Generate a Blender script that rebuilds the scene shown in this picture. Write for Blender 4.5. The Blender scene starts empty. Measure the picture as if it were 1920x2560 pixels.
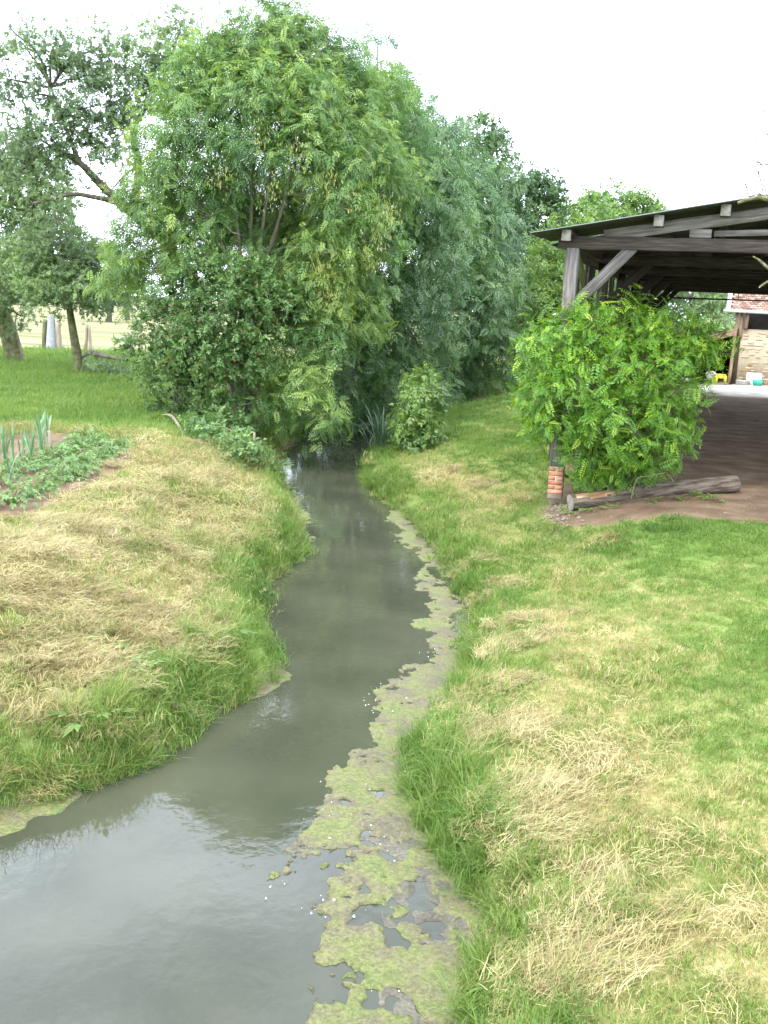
import bpy, math, random
import numpy as np
from mathutils import Vector, Matrix

# ------------------------------------------------------------------ camera
random.seed(5)
rng = np.random.default_rng(11)
scene = bpy.context.scene
F, CH = 2600.0, 2.6                      # focal length in photo pixels, eye height above the lawn
PITCH, ROLL = math.radians(11.25), math.radians(2.6)
fwd = np.array([0, math.cos(PITCH), -math.sin(PITCH)])
_r0 = np.array([1.0, 0, 0]); _u0 = np.cross(_r0, fwd)
RGT = _r0 * math.cos(ROLL) + _u0 * math.sin(ROLL)
UPV = -_r0 * math.sin(ROLL) + _u0 * math.cos(ROLL)
EYE = np.array([0, 0, CH])
cam = bpy.data.cameras.new("camera")
cam.sensor_fit = 'VERTICAL'; cam.sensor_height = 24.0; cam.lens = 24.0 * F / 2560.0
cam.clip_start = 0.05; cam.clip_end = 3000
camo = bpy.data.objects.new("camera", cam); scene.collection.objects.link(camo)
camo.matrix_world = Matrix(((RGT[0], UPV[0], -fwd[0], 0), (RGT[1], UPV[1], -fwd[1], 0), (RGT[2], UPV[2], -fwd[2], CH), (0, 0, 0, 1)))
scene.camera = camo

# ------------------------------------------------------------------ sky, sun, exposure
SUN_EL, SUN_AZ = math.radians(56), math.radians(-140)   # azimuth measured from +Y towards +X
world = bpy.data.worlds.new("World"); scene.world = world; world.use_nodes = True
wt = world.node_tree; wt.nodes.clear()
wo = wt.nodes.new('ShaderNodeOutputWorld'); bg = wt.nodes.new('ShaderNodeBackground')
sky = wt.nodes.new('ShaderNodeTexSky'); sky.sky_type = 'NISHITA'; sky.sun_disc = False
sky.sun_elevation = SUN_EL; sky.sun_rotation = SUN_AZ
sky.air_density = 1.0; sky.dust_density = 3.0; sky.ozone_density = 1.0
tc = wt.nodes.new('ShaderNodeTexCoord'); mp = wt.nodes.new('ShaderNodeMapping'); mp.inputs['Scale'].default_value = (1.0, 1.0, 2.2)
cn = wt.nodes.new('ShaderNodeTexNoise'); cn.inputs['Scale'].default_value = 2.6; cn.inputs['Detail'].default_value = 6; cn.inputs['Roughness'].default_value = 0.55
cr = wt.nodes.new('ShaderNodeMapRange'); cr.inputs[1].default_value = 0.36; cr.inputs[2].default_value = 0.62; cr.inputs[3].default_value = 0.30; cr.inputs[4].default_value = 1.0
cmix = wt.nodes.new('ShaderNodeMix'); cmix.data_type = 'RGBA'; cmix.inputs[7].default_value = (21.5, 23.8, 28.0, 1)
wt.links.new(tc.outputs['Generated'], mp.inputs['Vector']); wt.links.new(mp.outputs[0], cn.inputs['Vector'])
wt.links.new(cn.outputs['Fac'], cr.inputs[0]); wt.links.new(cr.outputs[0], cmix.inputs[0])
wt.links.new(sky.outputs[0], cmix.inputs[6]); wt.links.new(cmix.outputs[2], bg.inputs['Color'])
bg.inputs['Strength'].default_value = 0.12
wt.links.new(bg.outputs[0], wo.inputs['Surface'])
sl = bpy.data.lights.new("sun", 'SUN'); sl.energy = 1.5; sl.angle = math.radians(14); sl.color = (1.0, 0.95, 0.87)
so = bpy.data.objects.new("sun", sl); scene.collection.objects.link(so)
sdir = Vector((math.sin(SUN_AZ) * math.cos(SUN_EL), math.cos(SUN_AZ) * math.cos(SUN_EL), math.sin(SUN_EL)))
so.rotation_euler = sdir.to_track_quat('Z', 'Y').to_euler(); so.location = (0, 0, 30)
vs = scene.view_settings
scene.display_settings.display_device = 'sRGB'
vs.view_transform = 'Standard'; vs.look = 'None'; vs.gamma = 1.0; vs.use_curve_mapping = False
vs.exposure = 1.2
scene.cycles.max_bounces = 4; scene.cycles.diffuse_bounces = 3; scene.cycles.glossy_bounces = 2
scene.cycles.transmission_bounces = 4; scene.cycles.transparent_max_bounces = 8
scene.cycles.use_adaptive_sampling = True; scene.cycles.adaptive_threshold = 0.03

# ------------------------------------------------------------------ pixel helpers (direction only; depth from ground or depth given)
def ray(px, py): return fwd + RGT * ((px - 960) / F) - UPV * ((py - 1280) / F)
def atz(px, py, z=0.0):
    d = ray(px, py); return EYE + d * ((z - CH) / d[2])
def aty(px, py, y):
    d = ray(px, py); return EYE + d * (y / d[1])
K = 1920.0 / 1659.0
def DZ(x, y, z=0.0): return atz(x * K, y * K, z)
def DY(x, y, dep): return aty(x * K, y * K, dep)

# ------------------------------------------------------------------ noise
def _hash(i, j, s):
    n = (i * 374761393 + j * 668265263 + s * 982451653) & 0x7fffffff
    n = ((n ^ (n >> 13)) * 1274126177) & 0x7fffffff
    return ((n ^ (n >> 16)) & 0xffff) / 65535.0
def vnoise(x, y, s=0):
    x = np.asarray(x, float); y = np.asarray(y, float)
    i = np.floor(x).astype(np.int64); j = np.floor(y).astype(np.int64)
    fx = x - i; fy = y - j; fx = fx * fx * (3 - 2 * fx); fy = fy * fy * (3 - 2 * fy)
    a = _hash(i, j, s); b = _hash(i + 1, j, s); c = _hash(i, j + 1, s); d = _hash(i + 1, j + 1, s)
    return (a * (1 - fx) + b * fx) * (1 - fy) + (c * (1 - fx) + d * fx) * fy
def fbm(x, y, sc=1.0, o=4, s=0):
    t = 0; a = 0.5; n = 0
    for k in range(o):
        t = t + a * vnoise(x * sc + 17.3 * k, y * sc - 9.1 * k, s + k); n += a; a *= 0.5; sc *= 2.03
    return t / n
def sstep(t):
    t = np.clip(t, 0, 1); return t * t * (3 - 2 * t)
def nrm(v):
    return v / np.maximum(np.linalg.norm(v, axis=-1, keepdims=True), 1e-9)

# ------------------------------------------------------------------ mesh helpers
def link(o, parent=None):
    scene.collection.objects.link(o)
    if parent is not None: o.parent = parent
    return o
def tag(o, label, cat, group=None, kind=None):
    o['label'] = label; o['category'] = cat
    if group: o['group'] = group
    if kind: o['kind'] = kind
    return o
def empty(name, loc, rz=0.0):
    o = bpy.data.objects.new(name, None); o.empty_display_size = 0.2; o.location = [float(v) for v in loc]; o.rotation_euler = (0, 0, rz)
    return link(o)
class MB:
    """collects pieces of one mesh"""
    def __init__(s): s.v = []; s.f = {}; s.n = 0; s.att = []; s.mi = {}
    def add(s, V, Fc, tint=0.5, mi=0):
        V = np.asarray(V, float).reshape(-1, 3); Fc = np.asarray(Fc, np.int64)
        k = Fc.shape[1]
        s.f.setdefault(k, []).append(Fc + s.n); s.mi.setdefault(k, []).append(np.full(len(Fc), mi))
        s.v.append(V); s.att.append(np.broadcast_to(np.asarray(tint, float), (len(V),)).copy()); s.n += len(V)
    def mesh(s, name, mats, smooth=False):
        me = bpy.data.meshes.new(name)
        V = np.concatenate(s.v); att = np.concatenate(s.att)
        me.vertices.add(len(V)); me.vertices.foreach_set('co', V.astype(np.float32).ravel())
        idx = []; st = []; mi = []; p = 0
        for k in s.f:
            A = np.concatenate(s.f[k]); idx.append(A.ravel()); st.append(p + np.arange(len(A)) * k); p += A.size
            mi.append(np.concatenate(s.mi[k]))
        idx = np.concatenate(idx); st = np.concatenate(st); mi = np.concatenate(mi)
        me.loops.add(len(idx)); me.loops.foreach_set('vertex_index', idx.astype(np.int32))
        me.polygons.add(len(st)); me.polygons.foreach_set('loop_start', st.astype(np.int32))
        if len(set(mi.tolist())) > 1: me.polygons.foreach_set('material_index', mi.astype(np.int32))
        a = me.attributes.new('tint', 'FLOAT', 'POINT'); a.data.foreach_set('value', att.astype(np.float32))
        me.update(calc_edges=True); me.validate()
        if smooth: me.polygons.foreach_set('use_smooth', np.ones(len(st), bool))
        for m in (mats if isinstance(mats, (list, tuple)) else [mats]): me.materials.append(m)
        return me
    def build(s, name, mats, parent=None, smooth=False):
        return link(bpy.data.objects.new(name, s.mesh(name, mats, smooth)), parent)
def tube(P, r, sides=6, cap=True):
    P = np.asarray(P, float); n = len(P); r = np.broadcast_to(np.asarray(r, float), (n,))
    T = np.gradient(P, axis=0); T = nrm(T)
    a = np.array([0, 0, 1.0]) if abs(T[0][2]) < 0.9 else np.array([1.0, 0, 0])
    V = []
    x = nrm(np.cross(a, T[0]))
    for i in range(n):
        x = nrm(x - T[i] * (x @ T[i])); y = np.cross(T[i], x)
        an = np.arange(sides) * 2 * math.pi / sides
        V.append(P[i] + r[i] * (np.cos(an)[:, None] * x + np.sin(an)[:, None] * y))
    V = np.concatenate(V); Fq = []
    for i in range(n - 1):
        for k in range(sides):
            Fq.append((i * sides + k, i * sides + (k + 1) % sides, (i + 1) * sides + (k + 1) % sides, (i + 1) * sides + k))
    return V, np.array(Fq)
def bez(pts, n=8):
    """smooth polyline through pts (Catmull-Rom)"""
    P = np.asarray(pts, float)
    if len(P) == 2: return P[0] + np.linspace(0, 1, n)[:, None] * (P[1] - P[0])
    Q = np.vstack([2 * P[0] - P[1], P, 2 * P[-1] - P[-2]]); out = []
    m = max(2, n // (len(P) - 1))
    for i in range(1, len(Q) - 2):
        t = np.linspace(0, 1, m, endpoint=False)[:, None]
        p0, p1, p2, p3 = Q[i - 1], Q[i], Q[i + 1], Q[i + 2]
        out.append(0.5 * (2 * p1 + (p2 - p0) * t + (2 * p0 - 5 * p1 + 4 * p2 - p3) * t ** 2 + (3 * p1 - p0 - 3 * p2 + p3) * t ** 3))
    out.append(P[-1:]); return np.concatenate(out)
BOXF = np.array([(0, 3, 2, 1), (4, 5, 6, 7), (0, 1, 5, 4), (1, 2, 6, 5), (2, 3, 7, 6), (3, 0, 4, 7)])
def boxv(x0, x1, y0, y1, z0, z1):
    return np.array([(x0, y0, z0), (x1, y0, z0), (x1, y1, z0), (x0, y1, z0), (x0, y0, z1), (x1, y0, z1), (x1, y1, z1), (x0, y1, z1)], float)
def box_obj(name, dims, mat, parent, mloc, wob=0.0, bev=0.0):
    """box of dims centred at its origin, local transform mloc"""
    sx, sy, sz = [d / 2 for d in dims]
    n = max(1, int(dims[0] / 0.5)) if wob else 1
    V = []; Fq = []
    b = bev
    ring = [(-sy + b, -sz), (sy - b, -sz), (sy, -sz + b), (sy, sz - b), (sy - b, sz), (-sy + b, sz), (-sy, sz - b), (-sy, -sz + b)] if b else [(-sy, -sz), (sy, -sz), (sy, sz), (-sy, sz)]
    k = len(ring)
    for i in range(n + 1):
        jx = -sx + 2 * sx * i / n
        oy, oz, sc = random.uniform(-wob, wob), random.uniform(-wob, wob), 1 + random.uniform(-wob, wob) * 2
        for (y, z) in ring: V.append((jx, y * sc + oy, z * sc + oz))
    for i in range(n):
        for j in range(k): Fq.append((i * k + j, i * k + (j + 1) % k, (i + 1) * k + (j + 1) % k, (i + 1) * k + j))
    m = MB(); m.add(V, Fq)
    c0 = len(V); caps = [[j for j in range(k)][::-1], [n * k + j for j in range(k)]]
    m.f.setdefault(k, []).append(np.array(caps)); m.mi.setdefault(k, []).append(np.array([1 if isinstance(mat, list) else 0] * 2))
    o = m.build(name, mat, parent)
    o.matrix_local = mloc
    return o
def beam(name, p0, p1, w, h, mat, parent, up=(0, 0, 1), wob=0.006, bev=0.008):
    p0 = Vector(p0); p1 = Vector(p1); x = (p1 - p0); L = x.length; x.normalize()
    z = Vector(up); z = (z - x * z.dot(x)).normalized(); y = z.cross(x)
    c = (p0 + p1) / 2
    M = Matrix(((x.x, y.x, z.x, c.x), (x.y, y.y, z.y, c.y), (x.z, y.z, z.z, c.z), (0, 0, 0, 1)))
    return box_obj(name, (L, w, h), mat, parent, M, wob, bev)

# ------------------------------------------------------------------ materials
def mat_new(name):
    m = bpy.data.materials.new(name); m.use_nodes = True; nt = m.node_tree; nt.nodes.clear()
    out = nt.nodes.new('ShaderNodeOutputMaterial'); return m, nt, out
def N(nt, t, **kw):
    n = nt.nodes.new(t)
    for k, v in kw.items():
        if hasattr(n, k): setattr(n, k, v)
        else: n.inputs[k].default_value = v
    return n
def ramp(nt, stops):
    r = nt.nodes.new('ShaderNodeValToRGB'); e = r.color_ramp.elements
    while len(e) > 1: e.remove(e[-1])
    e[0].position = stops[0][0]; e[0].color = (*stops[0][1], 1)
    for p, c in stops[1:]:
        x = e.new(p); x.color = (*c, 1)
    return r
def principled(nt, rough=0.8, spec=0.3):
    p = nt.nodes.new('ShaderNodeBsdfPrincipled'); p.inputs['Roughness'].default_value = rough; p.inputs['Specular IOR Level'].default_value = spec; return p
def leaf_mat(name, stops, rough=0.42, spec=0.45, trans=0.32, inst=False, tgain=1.0):
    m, nt, out = mat_new(name)
    at = N(nt, 'ShaderNodeAttribute', attribute_name='tint')
    if inst: at.attribute_type = 'INSTANCER'
    r = ramp(nt, stops)
    src = at.outputs['Fac']
    if inst:
        at2 = N(nt, 'ShaderNodeAttribute', attribute_name='tint')
        ad = N(nt, 'ShaderNodeMath', operation='ADD'); sb = N(nt, 'ShaderNodeMath', operation='SUBTRACT'); sb.inputs[1].default_value = 0.5
        nt.links.new(at2.outputs['Fac'], sb.inputs[0]); nt.links.new(src, ad.inputs[0]); nt.links.new(sb.outputs[0], ad.inputs[1]); src = ad.outputs[0]
    nt.links.new(src, r.inputs[0])
    p = principled(nt, rough, spec); nt.links.new(r.outputs[0], p.inputs['Base Color'])
    t = N(nt, 'ShaderNodeBsdfTranslucent'); hs = N(nt, 'ShaderNodeHueSaturation'); hs.inputs['Hue'].default_value = 0.485; hs.inputs['Saturation'].default_value = 1.1; hs.inputs['Value'].default_value = 1.5 * tgain
    nt.links.new(r.outputs[0], hs.inputs['Color']); nt.links.new(hs.outputs[0], t.inputs['Color'])
    mx = N(nt, 'ShaderNodeMixShader'); mx.inputs[0].default_value = trans
    nt.links.new(p.outputs[0], mx.inputs[1]); nt.links.new(t.outputs[0], mx.inputs[2]); nt.links.new(mx.outputs[0], out.inputs['Surface'])
    return m
def noise_mat(name, stops, scale=6.0, rough=0.85, bump=0.3, stretch=(1, 1, 1), detail=6, spec=0.2, dist=0.02, coord='Object', metallic=0.0, tint=0.0):
    m, nt, out = mat_new(name)
    t = N(nt, 'ShaderNodeTexCoord'); mpn = N(nt, 'ShaderNodeMapping'); mpn.inputs['Scale'].default_value = stretch
    if coord == 'Geometry':
        g = N(nt, 'ShaderNodeNewGeometry'); nt.links.new(g.outputs['Position'], mpn.inputs[0])
    else: nt.links.new(t.outputs[coord], mpn.inputs[0])
    n = N(nt, 'ShaderNodeTexNoise'); n.inputs['Scale'].default_value = scale; n.inputs['Detail'].default_value = detail; n.inputs['Roughness'].default_value = 0.6
    nt.links.new(mpn.outputs[0], n.inputs['Vector'])
    r = ramp(nt, stops)
    src = n.outputs['Fac']
    if tint:
        oi = N(nt, 'ShaderNodeObjectInfo'); sb = N(nt, 'ShaderNodeMath', operation='MULTIPLY_ADD'); sb.inputs[1].default_value = tint; sb.inputs[2].default_value = -tint / 2
        ad = N(nt, 'ShaderNodeMath', operation='ADD'); nt.links.new(oi.outputs['Random'], sb.inputs[0]); nt.links.new(sb.outputs[0], ad.inputs[0]); nt.links.new(src, ad.inputs[1]); src = ad.outputs[0]
    nt.links.new(src, r.inputs[0])
    p = principled(nt, rough, spec); p.inputs['Metallic'].default_value = metallic
    nt.links.new(r.outputs[0], p.inputs['Base Color'])
    if bump:
        b = N(nt, 'ShaderNodeBump'); b.inputs['Strength'].default_value = bump; b.inputs['Distance'].default_value = dist
        nt.links.new(n.outputs['Fac'], b.inputs['Height']); nt.links.new(b.outputs[0], p.inputs['Normal'])
    nt.links.new(p.outputs[0], out.inputs['Surface']); return m

M = {}
M['ash'] = leaf_mat('ash_leaf', [(0, (.048, .108, .034)), (.4, (.088, .176, .050)), (.7, (.150, .252, .062)), (1, (.29, .38, .09))], rough=.42, spec=.38, trans=.38)
M['ash2'] = leaf_mat('ash_leaf_bluish', [(0, (.046, .100, .036)), (.6, (.092, .175, .058)), (1, (.18, .28, .085))], rough=.38, spec=.42, trans=.25)
M['dark'] = leaf_mat('dark_leaf', [(0, (.030, .066, .024)), (.6, (.062, .12, .04)), (1, (.12, .20, .06))], trans=.25)
M['deep'] = leaf_mat('evergreen_leaf', [(0, (.014, .034, .014)), (.6, (.030, .062, .022)), (1, (.06, .11, .03))], trans=.2)
M['orchard'] = leaf_mat('orchard_leaf', [(0, (.085, .135, .064)), (.6, (.15, .225, .092)), (1, (.23, .33, .12))], rough=.42, spec=.5, trans=.36)
M['light'] = leaf_mat('light_leaf', [(0, (.075, .14, .035)), (.6, (.135, .23, .05)), (1, (.24, .34, .08))], trans=.35)
M['haw'] = leaf_mat('fruit_shrub_leaf', [(0, (.055, .110, .030)), (.6, (.10, .185, .050)), (1, (.18, .28, .08))], rough=.4)
M['ivy'] = leaf_mat('ivy_leaf', [(0, (.014, .036, .012)), (.6, (.026, .060, .018)), (1, (.05, .10, .03))], rough=.3, trans=.12)
M['robinia'] = leaf_mat('robinia_leaf', [(0, (.055, .145, .018)), (.5, (.115, .25, .026)), (.8, (.24, .38, .035)), (1, (.40, .48, .06))], rough=.45, spec=.35, trans=.38)
M['potato'] = leaf_mat('potato_leaf', [(0, (.06, .125, .03)), (.6, (.11, .205, .05)), (1, (.19, .30, .09))], rough=.5, trans=.25)
M['leek'] = leaf_mat('leek_leaf', [(0, (.08, .16, .07)), (.6, (.14, .24, .11)), (1, (.22, .32, .15))], rough=.4, trans=.25)
M['reed'] = leaf_mat('reed_leaf', [(0, (.05, .10, .05)), (1, (.12, .19, .10))], rough=.35, trans=.2)
M['fruit'] = noise_mat('red_fruit', [(0, (.20, .02, .012)), (1, (.34, .05, .025))], rough=.3, bump=0)
M['key'] = leaf_mat('ash_key', [(0, (.20, .22, .05)), (1, (.34, .34, .08))], trans=.3)
GRASS = [(0, (.050, .110, .018)), (.32, (.115, .200, .034)), (.55, (.215, .275, .070)), (.78, (.36, .32, .14)), (1, (.50, .41, .21))]
M['grass'] = leaf_mat('grass_blade', GRASS, rough=.5, spec=.3, trans=.35, inst=True)
M['straw'] = leaf_mat('straw', [(0, (.15, .12, .042)), (.5, (.30, .245, .095)), (1, (.44, .375, .18))], rough=.5, spec=.35, trans=.15, inst=True)
M['bark'] = noise_mat('bark', [(0.25, (.045, .038, .028)), (.5, (.12, .10, .075)), (.8, (.22, .19, .14))], scale=9, stretch=(1, 1, .25), bump=.8, dist=.04, coord='Geometry')
M['bark_pale'] = noise_mat('bark_pale', [(0.25, (.10, .095, .06)), (.55, (.20, .18, .12)), (.8, (.30, .27, .19))], scale=8, stretch=(1, 1, .3), bump=.6, dist=.02, coord='Geometry')
M['bark_moss'] = noise_mat('bark_mossy', [(0.3, (.05, .045, .03)), (.5, (.12, .12, .05)), (.75, (.24, .21, .15))], scale=5, bump=.8, dist=.04, coord='Geometry')
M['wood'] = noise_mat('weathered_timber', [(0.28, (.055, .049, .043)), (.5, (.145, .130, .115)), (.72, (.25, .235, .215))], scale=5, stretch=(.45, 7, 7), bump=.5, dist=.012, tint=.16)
M['wood_dark_shaded'] = noise_mat('dark_shaded_timber', [(0.28, (.018, .014, .011)), (.5, (.048, .038, .030)), (.75, (.095, .08, .066))], scale=5, stretch=(.45, 7, 7), bump=.5, dist=.012, tint=.16)  # dark brown-grey timber, deepened further to paint in the shade under the roof
M['wood_end'] = noise_mat('timber_end_grain', [(0.3, (.34, .31, .28)), (.7, (.56, .53, .49))], scale=14, bump=.4, dist=.01)
M['wood_moss'] = noise_mat('mossy_board', [(0.3, (.10, .11, .04)), (.7, (.22, .23, .10))], scale=5, stretch=(.5, 5, 5), bump=.3, dist=.01)
M['wood_brown'] = noise_mat('brown_board', [(0.3, (.17, .105, .065)), (.7, (.36, .25, .17))], scale=4, stretch=(.5, 6, 6), bump=.3, dist=.01)
M['sheet'] = noise_mat('corrugated_sheet', [(0.3, (.035, .042, .034)), (.55, (.070, .080, .062)), (.8, (.12, .115, .085))], scale=2.2, stretch=(.5, 2, 1), rough=.6, bump=.1, spec=.35)
M['brick'] = noise_mat('brick', [(0.25, (.28, .10, .05)), (.55, (.46, .19, .10)), (.8, (.56, .30, .19))], scale=9, bump=.3, dist=.006, tint=.3)
M['mortar'] = noise_mat('mortar', [(0.3, (.40, .34, .27)), (.7, (.58, .51, .42))], scale=14, bump=.4, dist=.008)
M['render'] = noise_mat('lime_mortar', [(0.25, (.42, .34, .23)), (.5, (.48, .40, .285)), (.8, (.55, .47, .35))], scale=3, bump=.5, dist=.02)
M['stone'] = noise_mat('wall_stone', [(0.25, (.34, .265, .175)), (.5, (.44, .36, .25)), (.8, (.52, .44, .32))], scale=6, bump=.5, dist=.02, tint=.5)
M['stone_brown'] = noise_mat('brown_stone', [(0.25, (.20, .12, .06)), (.6, (.36, .24, .12)), (.8, (.46, .34, .20))], scale=6, bump=.5, dist=.02, tint=.3)
M['tile'] = noise_mat('roof_tile', [(0.2, (.19, .115, .085)), (.45, (.29, .175, .13)), (.6, (.36, .24, .19)), (.8, (.46, .33, .27))], scale=2.6, rough=.9, bump=.3)
M['white'] = noise_mat('white_paint', [(0.3, (.74, .75, .78)), (.7, (.83, .84, .86))], scale=5, rough=.5, bump=0)
M['zinc'] = noise_mat('zinc', [(0.3, (.45, .46, .46)), (.7, (.62, .63, .62))], scale=9, rough=.45, bump=.1, metallic=.4, spec=.5)
M['yellow'] = noise_mat('yellow_plastic', [(0.3, (.60, .47, .02)), (.7, (.72, .58, .04))], scale=6, rough=.4, bump=0, spec=.45)
M['green'] = noise_mat('green_plastic', [(0.3, (.03, .34, .22)), (.7, (.05, .44, .29))], scale=6, rough=.4, bump=0, spec=.45)
M['paper'] = noise_mat('printed_sack', [(0.35, (.72, .70, .70)), (.52, (.78, .77, .78)), (.6, (.62, .42, .40)), (.66, (.80, .79, .78))], scale=5, rough=.6, bump=.2)
M['iron'] = noise_mat('dark_iron', [(0.3, (.02, .018, .016)), (.7, (.05, .04, .035))], scale=8, rough=.6, bump=.1)
M['shade_in'] = noise_mat('barn_inside_shade', [(0.3, (.03, .025, .02)), (.7, (.06, .05, .04))], scale=3, bump=.2)  # near-black colour stands in for the shade inside barn and lean-to
M['guard'] = noise_mat('plastic_guard', [(0.3, (.24, .25, .255)), (.7, (.36, .37, .375))], scale=6, rough=.5, bump=.2)
M['stake'] = noise_mat('stake_wood', [(0.3, (.22, .17, .12)), (.7, (.42, .35, .27))], scale=5, stretch=(3, 3, .4), bump=.4, coord='Geometry')
M['log'] = noise_mat('log_bark', [(0.30, (.028, .020, .014)), (.45, (.085, .064, .046)), (.6, (.15, .12, .088)), (.8, (.23, .195, .15))], scale=9, stretch=(.4, 2.6, 2.6), bump=1.0, dist=.03)
M['log_raw'] = noise_mat('log_bare_wood', [(0.3, (.13, .065, .03)), (.55, (.25, .15, .075)), (.75, (.50, .40, .28))], scale=6, stretch=(.5, 3, 3), bump=.5, dist=.01)
M['log_end'] = noise_mat('log_end_grain', [(0.3, (.17, .145, .115)), (.7, (.28, .25, .21))], scale=12, bump=.4, dist=.01)
M['rubble'] = noise_mat('rubble_stone', [(0.3, (.16, .125, .09)), (.7, (.33, .28, .22))], scale=4, bump=.4, tint=.3)
M['petal'] = noise_mat('petal', [(0.3, (.72, .70, .66)), (.7, (.84, .83, .80))], scale=4, rough=.6, bump=0)
M['twig'] = noise_mat('dead_twig', [(0.3, (.10, .075, .065)), (.7, (.22, .18, .16))], scale=20, bump=.3, coord='Geometry')
M['lichen'] = noise_mat('lichen_branch', [(0.3, (.05, .042, .026)), (.5, (.11, .10, .038)), (.75, (.24, .225, .17))], scale=16, bump=.6, coord='Geometry')

# ------------------------------------------------------------------ stream outline (world, at water level)
WZ = -1.0
Lp = [(0, 1755), (100, 1735), (330, 1650), (400, 1600), (460, 1540), (570, 1490), (620, 1460), (585, 1410), (562, 1340), (570, 1265), (640, 1210), (660, 1185), (640, 1120), (628, 1070), (610, 1035), (600, 1000)]
Rp = [(1000, 2212), (1060, 2010), (1000, 1920), (950, 1860), (880, 1700), (870, 1620), (950, 1560), (1000, 1450), (1020, 1330), (960, 1220), (900, 1130), (830, 1080), (785, 1040)]
L = [DZ(x, y, WZ)[:2] for x, y in Lp]; R = [DZ(x, y, WZ)[:2] for x, y in Rp]
L = [(-4.2, -8), (-3.9, 2.0), (-3.6, 5.2)] + L + [(-2.5, 26), (-1.8, 30), (-0.3, 34.8), (2.0, 38.4), (5.2, 41.2), (8.4, 46), (9.5, 56), (7, 75), (-4, 100)]
R = [(0.6, -8), (0.45, 2.0)] + R + [(-0.5, 24), (-0.05, 28), (0.7, 32), (1.95, 35.4), (4.65, 38.6), (8.0, 41), (11.0, 45.4), (12.1, 56), (10, 75), (-1, 101)]
L = np.array(L); R = np.array(R); POLY = np.vstack([L, R[::-1]])
def dpoly(x, y, P):
    best = np.full(x.shape, 1e9)
    for a, b in zip(P[:-1], P[1:]):
        ab = b - a; t = np.clip(((x - a[0]) * ab[0] + (y - a[1]) * ab[1]) / (ab @ ab), 0, 1)
        best = np.minimum(best, (x - a[0] - t * ab[0]) ** 2 + (y - a[1] - t * ab[1]) ** 2)
    return np.sqrt(best)
def inside(x, y, P):
    c = np.zeros(x.shape, bool); Q = np.vstack([P, P[:1]])
    for a, b in zip(Q[:-1], Q[1:]):
        if a[1] == b[1]: continue
        hit = ((a[1] > y) != (b[1] > y)) & (x < (b[0] - a[0]) * (y - a[1]) / (b[1] - a[1]) + a[0]); c ^= hit
    return c
def bank(x, y):
    x = np.asarray(x, float); y = np.asarray(y, float)
    dl = dpoly(x, y, L); dr = dpoly(x, y, R); d = np.minimum(dl, dr)
    return np.where(inside(x, y, POLY), -d, d), dl < dr
def gz(x, y):
    x = np.asarray(x, float); y = np.asarray(y, float)
    d, left = bank(x, y)
    w = 0.8 + 0.5 * fbm(x, y, .5, 2, 3)
    zr = 0.26 * sstep(d / .35) + 0.74 * sstep((d + .2) / (3.8 * w)); zl = 0.36 * sstep(d / .4) + 0.64 * sstep((d + .1) / (2.6 * w))
    z = np.where(d > 0, -1.0 + np.where(left, zl, zr), -1.0 - 0.5 * sstep(-d / .5))
    n = (fbm(x, y, 1.1, 3, 21) - .5) * .10 * sstep(d / 1.0)
    sh = sstep((x - 2.2) / .8) * sstep((y - 13.5) / 1.0)
    return z + n * (1 - .8 * sh)
def gz1(x, y): return float(gz(np.array([x]), np.array([y]))[0])
def on_ground(px, py):
    z = 0.0
    for _ in range(12):
        p = atz(px, py, z); z = .5 * z + .5 * gz1(p[0], p[1])
    p = atz(px, py, z); p[2] = gz1(p[0], p[1]); return p

# ------------------------------------------------------------------ shed frame (needed by the ground zones)
P0 = atz(1390, 1211, 0.0)
TH = math.radians(16.6)
SU = np.array([math.cos(TH), -math.sin(TH), 0]); SV = np.array([math.sin(TH), math.cos(TH), 0])
def shed_uv(x, y):
    return (x - P0[0]) * SU[0] + (y - P0[1]) * SU[1], (x - P0[0]) * SV[0] + (y - P0[1]) * SV[1]
GARDEN = np.array([DZ(*p)[:2] for p in [(-160, 950), (120, 930), (300, 975), (270, 1010), (200, 1060), (90, 1110), (-60, 1130), (-250, 1130)]])
def zones(x, y):
    """soil, gravel, stubble, dryness"""
    u, v = shed_uv(x, y)
    n = fbm(x, y, 1.3, 4, 40) - .5; n2 = fbm(x, y, .35, 3, 60) - .5
    fr = np.interp(u, [-.6, .2, 1.5, 3, 6], [-.3, -1.3, -2.0, -2.1, -1.9])
    soil = sstep((np.minimum(u + .45, v - fr) + n * .9) / .35) * (v < 25) * (u < 11)
    g = (np.abs(dpoly(x, y, np.vstack([GARDEN, GARDEN[:1]])))) * np.where(inside(x, y, GARDEN), 1, -1)
    gar = sstep((g + n * .45 + .12) / .2)
    soil = np.maximum(soil, gar)
    grav = sstep((v - 22.8 + n * 2) / 1.0) * sstep((u - 1.0) / 2.0) * (y < 70)
    d, left = bank(x, y)
    stub = np.where(left, sstep((y - 45 + n2 * 6) / 3.0), sstep((y - 46 + n2 * 6) / 8) * .6)
    dl = .95 * sstep((d - .12 + n * .7) / .7) * (1 - sstep((y - 17.5 - n2 * 6 - .2 * np.maximum(-x - 5, 0)) / 2.5)) * (.35 + 1.05 * fbm(x, y, .75, 4, 77))
    band = np.exp(-((d - 1.25 - n2) / .75) ** 2) * (1 - sstep((y - 20) / 5))
    drr = .72 * band * (.35 + 1.3 * fbm(x, y, 1.1, 3, 91)) + .30 * sstep((fbm(x, y, .8, 4, 33) - .44) / .2) * (1 - .4 * sstep((y - 14) / 6))
    dry = np.clip(np.where(left, dl, drr), 0, 1)
    return soil, grav, stub, dry

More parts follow.
